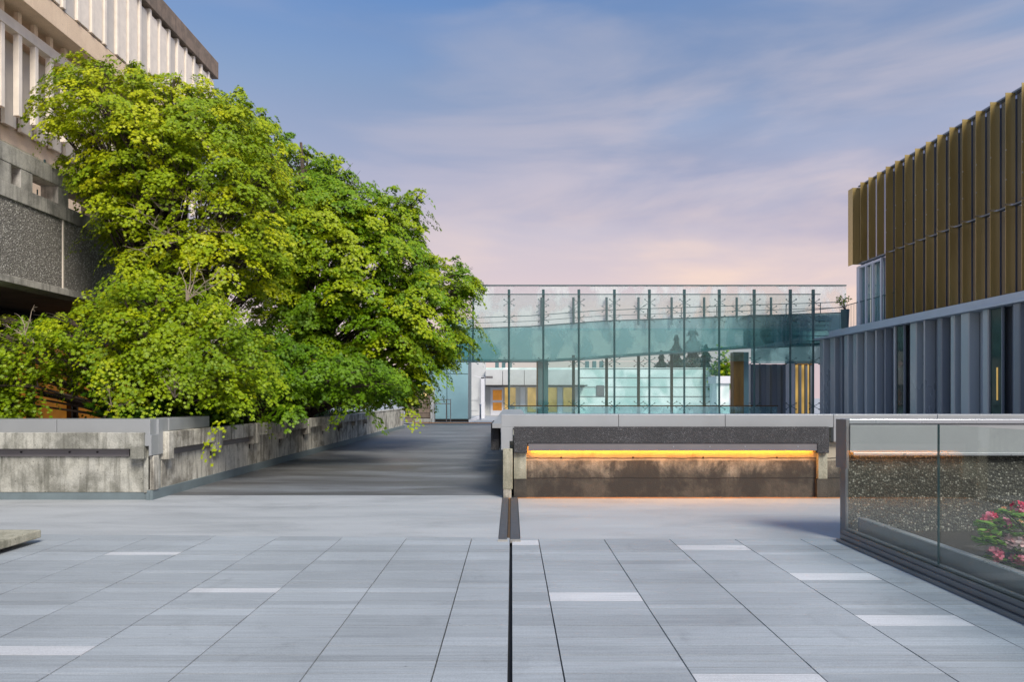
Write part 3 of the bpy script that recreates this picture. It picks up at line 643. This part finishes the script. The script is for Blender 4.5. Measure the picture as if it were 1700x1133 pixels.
p2 = [(380,150),(410,155),(440,190),(485,228),(520,252),(565,258),(600,296),(640,308),(680,305),(725,328),(692,352),(702,385),(695,422),(762,425),(803,470),(770,500),(765,540),(790,572),(750,590),(722,620),(692,650),(688,672),(640,668),(560,660),(480,640),(430,560),(410,430),(375,300)]
T2 = maple('broad spreading maple whose right branches overhang the ramp', p2, 21, 505, 12, 'leaf_deep', 500, .72, .088, 2.8, 400, holes=((470,320,14),(520,470,26),(560,530,24),(625,560,22),(590,470,14),(470,545,26),(500,620,24),(545,640,20),(610,640,18),(650,600,14)), tone=(.15,1.0), base_z=.86)
p3 = [(-60,520),(0,520),(60,525),(115,515),(135,495),(180,470),(185,440),(260,445),(330,470),(400,500),(450,560),(455,620),(425,665),(370,680),(330,640),(290,670),(200,660),(160,625),(130,600),(60,620),(50,690),(-60,690)]
T3 = maple('low layered maple with bright leaves spreading over the left planter under the terrace', p3, 13.2, 235, 13, 'leaf', 250, .48, .066, 1.3, 400, holes=((95,662,40),(150,660,26),(270,650,18),(380,560,16),(320,590,12),(30,600,12)), tone=(0,.85), droop=.5)
dead_twigs(T3, [(290,660,11.7,.45),(185,675,11.8,.4),(310,500,12,.6),(40,560,12,.5)], 6)
p4 = [(370,540),(440,540),(520,580),(600,590),(680,620),(672,655),(600,655),(520,655),(498,690),(470,690),(440,655),(390,665),(350,650),(340,620)]
T4 = maple('weeping maple with mid green leaves hanging over the ramp side wall', p4, 15.8, 430, 14, 'leaf_deep', 170, .50, .074, 1.2, 380, tone=(0,.65), droop=.3, holes=((430,640,20),(560,620,22),(620,640,16),(490,600,14)))

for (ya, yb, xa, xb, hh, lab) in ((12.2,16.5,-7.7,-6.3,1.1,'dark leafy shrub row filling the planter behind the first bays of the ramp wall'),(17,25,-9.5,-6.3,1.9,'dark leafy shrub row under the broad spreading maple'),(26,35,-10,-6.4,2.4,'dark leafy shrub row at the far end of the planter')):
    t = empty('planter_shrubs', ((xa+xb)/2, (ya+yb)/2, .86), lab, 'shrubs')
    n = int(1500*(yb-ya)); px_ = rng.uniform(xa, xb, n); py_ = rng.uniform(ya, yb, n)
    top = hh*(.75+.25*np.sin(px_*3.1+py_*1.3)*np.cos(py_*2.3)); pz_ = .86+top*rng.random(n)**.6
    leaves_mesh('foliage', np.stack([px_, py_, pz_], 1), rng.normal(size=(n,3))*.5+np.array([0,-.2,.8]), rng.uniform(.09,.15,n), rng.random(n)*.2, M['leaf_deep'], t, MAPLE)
    for k in range(int((yb-ya)*1.4)):
        mb = MB(); x_, y_ = random.uniform(xa+.3, xb-.3), random.uniform(ya+.2, yb-.2); mb.tube([(x_,y_,.8), (x_+random.uniform(-.2,.2), y_, .86+hh*.7)], [.025,.01], 5); mb.build('stem', M['bark'], t)

# ------------------------------------------------------------------ terrace (left pavilion)
XBm = -10
t = empty('concrete_terrace', (XBm, 14, 0), 'raised concrete terrace with a dark aggregate face and open parapet, left of the maples', 'terrace')
zk = lambda k, x=XBm: H+k*abs(x)
for a, b in ((4, 9.3), (9.33, 15.17), (15.23, 20.5)):
    MB().box(XBm-.4, XBm, a, b, zk(.243), zk(.395)).build('aggregate_panel', M['agg_pav'], t, .01)
MB().box(XBm-.35, XBm+.015, 15.18, 15.22, zk(.236), zk(.425)).build('joint_streak', M['fin'], t)
MB().box(XBm-.5, XBm+.03, 4, 20.5, zk(.228), zk(.243)-.001).build('drip_edge', M['conc_pav'], t, .01)
MB().box(XBm-6, XBm-.4, 4, 20.5, zk(.235), zk(.33)).build('deck_slab', M['conc_fascia'], t)
MB().box(XBm-.30, XBm+.04, 4, 20.5, zk(.395)+.001, zk(.426)).build('curb', M['conc_pav'], t, .01)
MB().box(XBm-.38, XBm+.04, 4, 24, zk(.465), zk(.501)).build('parapet_beam', M['conc_pav'], t, .012)
for a, b in ((10.6,11.0),(12.0,12.35),(13.2,13.6),(13.86,14.2),(15.0,15.35),(16.4,16.75),(17.9,18.2),(19.3,19.6),(20.2,20.5)):
    MB().box(XBm-.36, XBm+.03, a, b, zk(.426)+.001, zk(.465)-.001).build('parapet_post', M['conc_pav'], t, .008)
MB().box(XBm-.21, XBm-.2, 4, 24, zk(.501)+.02, zk(.516)).build('guard_glass', M['glass_guard'], t)
for y in (12.2, 13.5, 14.9, 16.4, 18):
    MB().box(XBm-.225, XBm-.195, y, y+.03, zk(.501), zk(.52)).build('guard_post', M['teal_metal'], t)
MB().tube([(XBm-.5, 15.1, zk(.39)), (XBm-.5, 15.1, zk(.46))], .015).build('baluster', M['teal_metal'], t)
# ------------------------------------------------------------------ cream building
t = empty('cream_concrete_building', (-17, 18, 0), 'cream concrete building with rows of vertical fins rising behind the maples', 'building')
XU, XW, XF_ = -13.0, -14.2, -13.5; YE = 29.75
zu = lambda k: H+k*13.0
zf = lambda k: H+k*13.5
MB().box(-26, XU+.15, 2, YE+.15, zu(1.072), zu(1.128)).build('roof_fascia', M['conc_fascia'], t, .02)
MB().box(-26, XU-.25, 2, YE, zu(.813)+.35, zu(1.072)-.002).build('upper_wall', M['win_panel'], t)
MB().box(-26, XU, 2, YE, zu(.813), zu(.862)).build('spandrel', M['conc_cream'], t, .01)
MB().box(-26, XW, 2, YE-.4, zf(.50)-4, zu(.813)-.002).build('lower_wall', M['conc_cream'], t)
MB().box(-26, XW-.2, 2, YE-.6, 0, zf(.50)-4.002).build('base_wall', M['dark'], t)
i = 0; y = 8.2
while y < YE-.25:
    MB().box(XU-.26, XU+.06, y, y+.13, zu(.866), zu(1.071)).build('upper_fin', M['fin'], t, .01)
    MB().box(XU-.05, XU+.02, y+.17, y+.60, zu(.868), zu(1.06)).build('upper_blind', M['fin'], t, .004) if i % 3 != 2 else MB().box(XU-.07, XU-.01, y+.2, y+.62, zu(.864), zu(1.06)).build('upper_blind', M['win_panel'], t, .004)
    y += .675; i += 1
MB().box(XF_-.25, XF_+.02, 2, YE-.4, zf(.738), zf(.760)).build('sunshade_beam', M['fin'], t, .01)
y = 10.3
while y < YE-.6:
    MB().box(XF_-.16, XF_, y, y+.14, zf(.572), zf(.7375)).build('lower_fin', M['fin'], t, .01)
    MB().box(XF_-.14, XF_-.02, y, y+.14, zf(.761), zu(.813)-.003).build('beam_post', M['conc_cream'], t)
    MB().box(XF_-.62, XF_-.50, y+.16, y+.6, zf(.562), zf(.735)).build('lower_blind', M['win_panel'], t, .004)
    y += .645
# ground floor under the terrace
t2 = empty('terrace_storefront', (-13, 20, 0), 'dark framed entrance wall with warm orange panels under the terrace', 'storefront')
MB().box(-13.3, -13.1, 8, 28, 0, 3.85).build('wall', M['dark'], t2)
for a, b, m_ in ((18.1,18.35,'orange2'),(18.75,20.0,'orange'),(20.6,21.9,'orange'),(22.3,23.6,'orange')):
    MB().box(-13.1, -13.05, a, b, .2, 3.0).build('panel', M[m_], t2)
for a in (18.45, 20.05, 20.3, 22.0):
    MB().box(-13.12, -12.95, a, a+.09, .1, 3.3).build('frame_post', M['rust'], t2)

# ------------------------------------------------------------------ gold and grey building (right)
XR = 16.0
zr = lambda k, x=XR: H+k*x
t = empty('gold_glass_building', (XR+5, 26, 0), 'modern building with gold glass fins above a folded grey zinc ground floor', 'building')
MB().box(XR+.55, XR+12, 12, 35.8, 0, zr(.186)).build('ground_floor_wall', M['fin_dark'], t)
MB().box(XR-.05, XR+12, 12, 36.2, zr(.188), zr(.194)).build('roof_edge_lower', M['coping_blue'], t, .01)
MB().box(XR+.06, XR+12, 12, 34.6, zr(.1945), zr(.2095)).build('roof_edge_upper', M['coping_blue'], t, .01)
widths = [.80,.62,.7,.66,.72,.5,.86,.9,.74,.62,.66,.95,.78]
y = 36.1; i = 0; rnd = random.Random(5); zt = zr(.1875)
wins = (9, 16, 22)
while y > 14:
    wd = rnd.choice([.55,.6,.68,.8])
    if i in wins:
        MB().box(XR+.28, XR+.33, y-.62, y, 0, zt).build('window', M['win_dark'], t)
        MB().box(XR+.20, XR+.275, y-.66, y-.62, 0, zt).build('window_jamb', M['fin_dark'], t)
        if i == 16: MB().box(XR+.262, XR+.275, y-.36, y-.30, 1.5, 2.6).build('lit_pane', M['yellow'], t)
        y -= .66
    else:
        wd = rnd.choice([.62,.74,.88,.95]); pr = rnd.choice([.30,.36,.42]); a, b = y, y-wd; sl = rnd.choice([.1,.3,.5])
        MB().prism_z([(XR+.52, a), (XR+.5-pr, b+sl*wd), (XR+.5-pr, b+.05), (XR+.52-pr, b+.012), (XR+.52, b+.012)], 0, zt).build('cladding_fold', M['fin_grey'] if (i % 5 != 2) else M['fin_dark'], t, .006)
        y -= wd
    i += 1
# upper volume
YG0, YG1 = 14.0, 32.05
MB().box(XR+.35, XR+12, YG0, 30.0, zr(.2095), zr(.6165)).box(XR+.35, XR+12, 30.001, YG1-.05, zr(.385), zr(.6165)).build('upper_wall', M['gold_back'], t)
MB().box(XR+.24, XR+.40, YG0, YG1, zr(.6170), zr(.6205)).build('roof_rail', M['fin_dark'], t)
MB().box(XR+.8, XR+12, 30.001, YG1-.1, zr(.2095), zr(.384)).build('corner_recess', M['white_frame'], t)
pitch = .0443*XR; y = YG1
while y-pitch > YG0:
    yy = y-pitch
    # shingle: the far edge stands out, the near edge tucks back
    for (k0, k1) in ((.393, .618), (.211, .389)):
        if k0 < .3 and y > 30.0: continue
        MB().box(XR, XR+.315, yy, yy+.016, zr(k0), zr(k1)).build('glass_fin', M['gold'], t)
    MB().box(XR+.285, XR+.34, yy+.017, yy+.05, zr(.21), zr(.606)).build('fin_bracket', M['fin_dark'], t) if y < 30 else None
    MB().box(XR+.005, XR+.02, yy-.012, yy-.001, zr(.50), zr(.503)).box(XR+.005, XR+.02, yy-.012, yy-.001, zr(.44), zr(.443)).build('clamp', M['cap_light'], t) if y < 30 else None
    y = yy
MB().box(XR+.24, XR+.34, YG0, YG1, zr(.3895), zr(.3925)).build('mid_rail', M['fin_dark'], t)
MB().box(XR+.0, XR+.03, YG1+.01, YG1+.45, zr(.39), zr(.616)).box(XR+.03, XR+5, YG1+.02, YG1+.05, zr(.39), zr(.616)).build('end_glass', M['gold'], t)
# terrace doors
for yy in (30.05, 30.75, 31.35, 31.95):
    MB().box(XR+.25, XR+.34, yy, yy+.08, zr(.2095), zr(.385)).build('door_frame', M['white_frame'], t)
MB().box(XR+.26, XR+.33, 30.13, 31.95, zr(.378), zr(.384)).build('door_head', M['white_frame'], t)
MB().box(XR+.4, XR+.42, 30.13, 31.95, zr(.2095), zr(.377)).build('door_glass', M['glass_teal'], t)
MB().box(XR+.3, XR+.8, 32.0, 32.3, zr(.2095), zr(.385)).build('corner_column', M['white_frame'], t)
t = empty('roof_railing', (XR, 33, zr(.21)), 'thin dark metal railing on the terrace beside the gold facade', 'railing')
r0, r1 = 29.0, 34.0
mb = MB().tube([(XR+.3, r0, zr(.21)+1.12), (XR+.3, r1, zr(.21)+1.12)], .02, 6).tube([(XR+.3, r1, zr(.21)+1.12), (XR+.3-1.6, 35.8, zr(.21)+1.12)], .02, 6)
mb.build('top_rail', M['teal_metal'], t)
mb = MB()
for k in range(34): mb.tube([(XR+.3, r0+k*.15, zr(.21)), (XR+.3, r0+k*.15, zr(.21)+1.12)], .008, 4)
mb.build('balusters', M['teal_metal'], t)
t = empty('roof_planter_shrub', (XR-.1, 33.2, zr(.21)), 'small shrub in a dark pot on the roof terrace corner', 'shrub')
MB().tube([(XR+.15, 33.1, zr(.2095)), (XR+.15, 33.1, zr(.21)+.9)], [.16,.2], 10).build('pot', M['teal_metal'], t)
mb = MB(); P_ = []
for k in range(9):
    e = Vector((XR+.15+random.uniform(-.35,.2), 33.1+random.uniform(-.2,.2), zr(.21)+.9+random.uniform(.3,.75))); mb.tube([(XR+.15,33.1,zr(.21)+.85), e], [.015,.006], 4)
    for _ in range(7): P_.append(np.array(e)+rng.normal(size=3)*.09)
mb.build('stem', M['bark'], t); P_ = np.array(P_); leaves_mesh('foliage', P_, rng.normal(size=P_.shape), np.full(len(P_), .12), rng.random(len(P_)), M['leaf_deep'], t, MAPLE)

# ------------------------------------------------------------------ glass footbridge
DF, DBk = 36.0, 38.2
t = empty('glass_footbridge', (5, 37, 0), 'teal glass footbridge with a sloping deck carried on steel masts, behind the lit wall', 'footbridge')
fx = [785.5, 845, 902, 961, 1020, 1078, 1136, 1194, 1252, 1312, 1350]
# rear milky screen, top edge at y=474
MB().box(X(786,DBk), X(1405,DBk), DBk, DBk+.02, Z(549,DBk), Z(474,DBk)).build('rear_screen', M['glass_frost'], t)
MB().box(X(786,DBk), X(1405,DBk), DBk-.03, DBk+.05, Z(475,DBk), Z(473.2,DBk)).build('rear_top_rail', M['teal_metal'], t)
MB().box(X(790,DF), X(1362,DF), DF-.03, DF+.04, Z(489.6,DF), Z(488.3,DF)).build('front_top_rail', M['teal_metal'], t)
def spider(mb, x, y, z, s=.26, dy=-.12):
    for sx in (-1, 1):
        for sz in (-1, 1):
            mb.tube([(x, y, z), (x+sx*s*.55, y+dy*.6, z+sz*s*.28), (x+sx*s, y+dy, z+sz*s*.62)], [.02,.015,.011], 5)
            mb.tube([(x+sx*s, y+dy-.02, z+sz*s*.62), (x+sx*s, y+dy+.02, z+sz*s*.62)], .035, 8)
for px in fx:
    x = X(px, DF+.15); yb = DF+.15
    mb = MB().tube([(x, yb, -.0), (x, yb, Z(540,yb)), (x, yb, Z(481,yb))], [.055,.06,.06], 8).box(x-.07, x+.07, yb-.05, yb+.05, Z(528,yb), Z(481,yb)) if px > 786 else MB().tube([(x, yb, Z(600,yb)), (x, yb, Z(481,yb))], [.05,.05], 8)
    for py in (503, 530, 600, 675): 
        if px > 786 or py < 640: spider(mb, x, yb, Z(py,yb))
    mb.build('mast', M['teal_metal'], t)
# front glass panels, each its own pane; upper tier and lower tier
edges = [740]+fx+[1352]
for a, b in zip(fx[:-1], fx[1:]):
    MB().box(X(a,DF)+.015, X(b,DF)-.015, DF-.012, DF, Z(545,DF), Z(489.6,DF)-.002).build('upper_pane', M['glass_guard'], t)
    MB().box(X(a,DF)+.015, X(b,DF)-.015, DF-.012, DF, Z(600,DF), Z(545,DF)-.02).build('middle_pane', M['glass_teal'], t)
    if a >= 845: MB().box(X(a,DF)+.015, X(b,DF)-.015, DF-.012, DF, Z(674,DF), Z(600,DF)-.02).build('lower_pane', M['glass_guard' if a < 900 else 'glass_teal'], t) if a < 1194 else None
    if a >= 845 and a < 1280: MB().box(X(a,DF)+.015, X(b if b < 1300 else 1290,DF)-.015, DF-.012, DF, .3, Z(675,DF)-.02).build('bottom_pane', M['glass_band'], t)
MB().box(X(740,DF), X(784,DF), DF-.012, DF, Z(600,DF), Z(530,DF)).build('end_pane', M['glass_band'], t)
MB().box(X(845,DF+.2), X(1292,DF+.2), DF+.2, DF+.26, Z(675.5,DF), Z(673.5,DF)).build('lower_rail', M['rust'], t)
# sloping deck and its teal side glass, front and back
Dd = DF+.5
top_l = [(745,548),(880,543),(1000,534),(1200,527),(1405,520)]
bot_l = [(745,600),(900,600),(960,597),(1100,587),(1245,577),(1405,571)]
poly = [(X(a,Dd), Z(b,Dd)) for a, b in bot_l]+[(X(a,Dd), Z(b,Dd)) for a, b in reversed(top_l)]
MB().prism_y(poly, Dd, Dd+.02).build('side_glass', M['glass_band'], t)
def strip_along(pts, h, D, D2, name, mat, off=0):
    mb = MB()
    for (a, b), (c, d) in zip(pts[:-1], pts[1:]):
        mb.add([(X(a,D),D,Z(b,D)+off),(X(c,D),D,Z(d,D)+off),(X(c,D),D2,Z(d,D)+off),(X(a,D),D2,Z(b,D)+off),(X(a,D),D,Z(b,D)+off+h),(X(c,D),D,Z(d,D)+off+h),(X(c,D),D2,Z(d,D)+off+h),(X(a,D),D2,Z(b,D)+off+h)],
               [(0,3,2,1),(4,5,6,7),(0,1,5,4),(2,3,7,6)]+([(3,0,4,7)] if (a,b) == pts[0] else [])+([(1,2,6,5)] if (c,d) == pts[-1] else []))
    return mb.build(name, mat, t)
strip_along(bot_l, .10, Dd+.03, Dd+1.5, 'deck', M['deck'])
strip_along(top_l, .05, Dd-.03, Dd+.06, 'side_rail', M['teal_metal'])
strip_along([(a, b-18) for a, b in top_l], .035, Dd, Dd+.04, 'handrail', M['teal_metal'])
strip_along([(a, b-9) for a, b in top_l], .025, Dd, Dd+.04, 'handrail', M['teal_metal'])
for px in (845,902,961,1020,1075,1131,1190,1247,1305,1362):
    b = np.interp(px, [p[0] for p in top_l], [p[1] for p in top_l]); MB().tube([(X(px,Dd+.06), Dd+.06, Z(b,Dd)), (X(px,Dd+.06), Dd+.06, Z(b-18,Dd))], .022, 6).build('rail_post', M['teal_metal'], t)
for px in (899,952,1007,1060,1115,1169,1223,1280):
    D = DBk-.2; x = X(px,D); mb = MB().tube([(x,D,Z(540,D)), (x,D,Z(494,D))], .07, 8); spider(mb, x, D, Z(514,D)); mb.build('rear_mast', M['teal_metal'], t)
    if px < 1200 and px > 930:
        mb = MB().tube([(x,D,.0), (x,D,Z(590,D))], .085, 8); spider(mb, x, D, Z(604,D)); spider(mb, x, D, Z(672,D)); mb.build('rear_post', M['rust'], t)
MB().box(X(893,37), X(910,37), 36.9, 37.5, 0, Z(600,37)).build('column', M['teal_col'], t, .02)
MB().box(X(891,37), X(893,37)-.002, 37, 37.4, 0, Z(600,37)).build('column_trim', M['brown_wood'], t)
MB().box(X(1217,37.5), X(1234,37.5), 37.4, 38, 0, Z(585,37.5)).build('column', M['brown_wood'], t, .02)
MB().box(X(1235,37.8), X(1243,37.8), 37.8, 38.3, 0, Z(585,37.8)).build('column', M['blue_panel'], t)
# right landing: teal glass box above, striped cladding below
MB().box(X(1247,37), X(1404,37), 37.0, 37.04, Z(604,37), Z(526,37)).build('landing_glass', M['glass_band'], t)
for py in (534, 541, 549, 558, 567): MB().box(X(1247,37), X(1404,37), 36.95, 37, Z(py,37)-.02, Z(py,37)+.02).build('landing_rail', M['teal_metal'], t)
MB().box(X(1250,38), X(1352,38), 39.5, 39.6, Z(576,39.5), Z(528,39.5)).build('landing_wall', M['deck'], t)
MB().box(X(1240,37), X(1404,37), 36.7, 38.9, Z(527,37), Z(524,37)).build('landing_floor', M['teal_metal'], t)
MB().box(X(1308,37.2), X(1318,37.2), 37.1, 37.5, 0, Z(600,37.2)).build('column', M['white_frame'], t)
t = empty('recessed_entrance', (15, 40, 0), 'recessed entrance with warm lit doors between grey cladding beneath the footbridge end', 'entrance')
for k, px in enumerate(range(1246, 1308, 9)):
    MB().box(X(px,39), X(px+8,39), 39+(k % 2)*.25, 39.5, 0, Z(605,39)).build('cladding_fold', M['fin_grey' if k % 2 else 'fin_dark'], t)
MB().box(X(1305,41.5), X(1350,41.5), 41.5, 41.7, 0, Z(604,41.5)).build('lit_wall', M['yellow'], t)
for px in (1306, 1316, 1326, 1336, 1344):
    MB().box(X(px,41), X(px+3.4,41), 40.9, 41.1, 0, Z(603,41)).build('door_frame', M['fin_dark'], t)
MB().box(X(1305,41), X(1350,41), 40.85, 41.15, Z(606,41), Z(600,41)).build('door_head', M['brown_wood'], t)

# ------------------------------------------------------------------ things beyond the bridge
t = empty('blue_panel_pavilion', (X(735,44), 45, 0), 'pale blue panelled pavilion at the far end of the ramp beside the footbridge', 'pavilion')
b0 = Z(696,44)
for a, b in ((690,741.4),(742.4,777)):
    for c, d in ((696,621.8),(620.8,560)): MB().box(X(a,44), X(b,44), 44, 44.1, Z(c,44), Z(d,44)).build('wall_panel', M['blue_panel'], t)
MB().box(X(690,44.1), X(777,44.1)-.01, 44.1, 48, 0, Z(560,44)).build('wall', M['skirt'], t)
MB().box(X(690,44), X(778,44), 43.9, 44.09, 0, b0-.02).build('plinth', M['dark'], t)
t = empty('dark_block_wall', (X(700,43), 43, 0), 'dark block wall with a glowing oval lamp beside the blue pavilion', 'wall')
MB().box(X(672,43), X(715,43), 43, 43.3, 0, Z(646,43)).build('wall', M['conc_fascia'], t)
for k in range(5): MB().box(X(672,43), X(715,43), 42.985, 43, .3*k+.29, .3*k+.31).build('course_joint', M['seam'], t)
MB().box(X(715,43), X(721,43), 42.9, 43.3, 0, Z(646,43)).build('end_panel', M['ltpanel'], t)
lp = MB(); cx, cz = X(703,42.95), Z(656,42.95)
lp.add([(cx+.2*math.cos(a)*s, 42.95-dd, cz+.1*math.sin(a)*s) for s, dd in ((1,0),(.7,.06)) for a in [2*math.pi*k/12 for k in range(12)]], [tuple(range(12,24))]+[(k,(k+1)%12,(k+1)%12+12,k+12) for k in range(12)])
lp.build('lamp', M['lamp'], t)
MB().box(X(690,42.6), X(716,42.6), 42.3, 42.9, 0, .25).box(X(690,42.3), X(716,42.6), 42.0, 42.3, 0, .12).build('step', M['conc_pav'], t)
t = empty('metal_handrail', (X(735,42), 42, 0), 'galvanised handrail in front of the blue pavilion', 'railing')
for py in (664, 671): MB().tube([(X(721,42.5),42.5,Z(py,42.5)), (X(748,42.5),42.5,Z(py,42.5))], .025, 6).build('rail', M['cap_dark'], t)
for px in (722, 741, 748): MB().tube([(X(px,42.5),42.5,0), (X(px,42.5),42.5,Z(663,42.5))], .028, 6).build('post', M['cap_dark'], t)
t = empty('white_campus_building', (X(880,60), 62, 0), 'white panelled building with a grey canopy and warm lit doors beyond the footbridge', 'building')
DW = 60
MB().box(X(700,DW+1), X(1180,DW+1), DW+1, DW+9, 0, Z(611,DW+1)).build('wall', M['streak'], t)
MB().box(X(770,DW), X(806,DW), DW, DW+.99, 0, Z(596,DW)).build('stair_wall', M['ltpanel'], t)
for py in (612, 627, 643, 659): MB().box(X(960,DW+1), X(1180,DW+1), DW+.97, DW+.999, Z(py,DW)-.03, Z(py,DW)+.03).build('panel_joint', M['cap_dark'], t)
for a, b in ((806, 834), (834.8, 870), (870.8, 905), (905.8, 960)):
    MB().box(X(a,DW-1), X(b,DW-1), DW-1, DW+.99, Z(640,DW-1), Z(614,DW-1)).build('canopy_fascia', M['ltpanel'], t)
MB().box(X(806,DW-1.3), X(975,DW-1.3), DW-1.6, DW+.98, Z(641.5,DW-1), Z(639.6,DW-1)-.01).build('canopy_edge', M['dark'], t)
MB().box(X(806,DW), X(960,DW), DW+.5, DW+.9, 0, Z(641.6,DW)).build('entrance_wall', M['ltpanel'], t)
for a, b in ((838,856),(876,890),(910,925),(936,951)):
    MB().box(X(a,DW), X(b,DW), DW+.42, DW+.498, .3, Z(644,DW)).build('lit_window', M['yellow'], t)
d = MB().box(X(814,DW), X(835,DW), DW+.40, DW+.499, 0, Z(644,DW)).build('door', M['white_frame'], t)
MB().box(X(818,DW), X(833,DW), DW+.37, DW+.399, Z(665,DW), Z(648,DW)).box(X(818,DW), X(833,DW), DW+.37, DW+.399, Z(682,DW), Z(669,DW)).build('door_pane', M['orange2'], d)
MB().box(X(779,DW), X(794,DW), DW-.05, DW-.001, Z(665,DW), Z(648,DW)).box(X(779,DW), X(794,DW), DW-.05, DW-.001, Z(682,DW), Z(670,DW)).build('window', M['ltpanel'], t)
for a in (864, 926): MB().box(X(a,DW), X(a+8,DW), DW+.36, DW+.41, 0, Z(643,DW)).build('door_frame', M['white_frame'], t)
MB().box(X(990,DW+1), X(1003,DW+1), DW+.9, DW+.96, Z(658,DW), Z(640,DW)).build('vent', M['cap_dark'], t)
for px in (822, 833, 844, 972, 984, 996): MB().box(X(px,DW+3), X(px+6,DW+3), DW+3, DW+3.5, Z(611,DW+1)-.01, Z(600,DW+3)).build('roof_vent', M['teal_col'], t)
t = empty('street_lamp', (X(801,52), 52, 0), 'pale double armed lamp post by the white building', 'lamp post')
MB().box(X(798.5,52), X(804.5,52), 52, 52.2, 0, Z(627,52)).build('post', M['white_frame'], t)
MB().prism_y([(X(785,52),Z(623.5,52)),(X(800,52),Z(629,52)),(X(817,52),Z(628,52)),(X(817,52),Z(626,52)),(X(800,52),Z(626.5,52))], 52, 52.2).build('arm', M['white_frame'], t)
MB().box(X(806,52), X(818,52), 51.9, 52.3, Z(628.5,52), Z(625,52)).build('lamp_head', M['cap_dark'], t)
t = empty('bollard', (X(797.5,48), 48, 0), 'dark blue bollard at the foot of the path kerb', 'bollard')
MB().tube([(X(797.5,48),48,0),(X(797.5,48),48,Z(674,48))], [.07,.06], 8).build('post', M['gold_back'], t); MB().tube([(X(797.5,48),48,Z(674,48)),(X(797.5,48),48,Z(671,48))], [.09,.05], 8).build('cap', M['gold_back'], t)
MB().add([(X(778,43.8),43.8,0),(X(781,43.8),43.8,0),(X(806,58),58,0),(X(803,58),58,0),(X(778,43.8),43.8,.16),(X(781,43.8),43.8,.16),(X(806,58),58,.16),(X(803,58),58,.16)], [(0,3,2,1),(4,5,6,7),(0,1,5,4),(1,2,6,5),(2,3,7,6),(3,0,4,7)]).build('path_kerb', M['white_frame']); tag(bpy.data.objects['path_kerb'], kind='structure')
t = empty('small_hut', (X(1201,56), 56, 0), 'small pale flat roofed hut seen through the glass near the timber column', 'hut')
MB().box(X(1190,56), X(1211,56), 56, 58, 0, Z(637,56)).build('wall', M['streak'], t); MB().box(X(1188,56), X(1213,56), 55.8, 58.2, Z(637,56)+.001, Z(625,56)).build('roof', M['white_frame'], t)
t = empty('waste_bin', (X(849,46), 46, 0), 'small grey bin behind the left end of the lit wall', 'bin')
MB().tube([(X(849,46),46,0),(X(849,46),46,Z(676,46))], [.2,.24], 10).build('bin_body', M['cap_dark'], t); MB().tube([(X(849,46),46,Z(676,46)),(X(849,46),46,Z(673,46))], [.26,.12], 10).build('lid', M['frame'], t)
# broadleaf tree by the hut
t = empty('broadleaf_tree', (X(1207,60), 60, 0), 'small green tree behind the pale hut', 'tree')
MB().tube([(X(1207,60),60,0),(X(1207,60),60,Z(625,60))], [.12,.05], 6).build('trunk', M['bark'], t)
n = 900; P_ = np.stack([X(1203,60)+rng.normal(size=n)*.55, 60+rng.normal(size=n)*.5, Z(622,60)+rng.normal(size=n)*.8], 1)
leaves_mesh('crown', P_, rng.normal(size=(n,3)), np.full(n,.3), rng.random(n), M['leaf_deep'], t, MAPLE)
# conifers beyond the glass
cons = [(1123,556,80,3.0,'slim dark conifer left of the tallest one'),(1150,536,82,4.6,'tallest dark conifer seen through the bridge glass'),(1098,582,88,2.8,'short conifer at the left end of the conifer group'),
        (1172,572,86,2.8,'short conifer right of the tallest one')]
for px, py, D, wd, lab in cons:
    x = X(px,D); top = Z(py,D); t = empty('conifer_tree', (x, D, 0), lab, 'tree', 'conifers beyond the footbridge')
    MB().tube([(x,D,0),(x,D,top-.3)], [.25,.04], 6).build('trunk', M['bark'], t)
    n = 12000; hh = 1-rng.random(n)**.7; zz = 1+(top-1)*hh; ti = np.floor(hh*14); jit = .65+.35*np.sin(ti*2.1+D)
    rad = .12+(1-hh)*wd*1.25*(.55+.45*(1-(hh*14-ti)))*jit; a = rng.random(n)*2*math.pi; rr = rad*np.sqrt(rng.random(n))
    P_ = np.stack([x+rr*np.cos(a), D+rr*np.sin(a), zz-rr*.25], 1); leaves_mesh('crown', P_, np.stack([np.cos(a)*.4, np.sin(a)*.4, np.ones(n)], 1)+rng.normal(size=(n,3))*.3, np.full(n,.36), rng.random(n), M['needle'], t, OVAL)
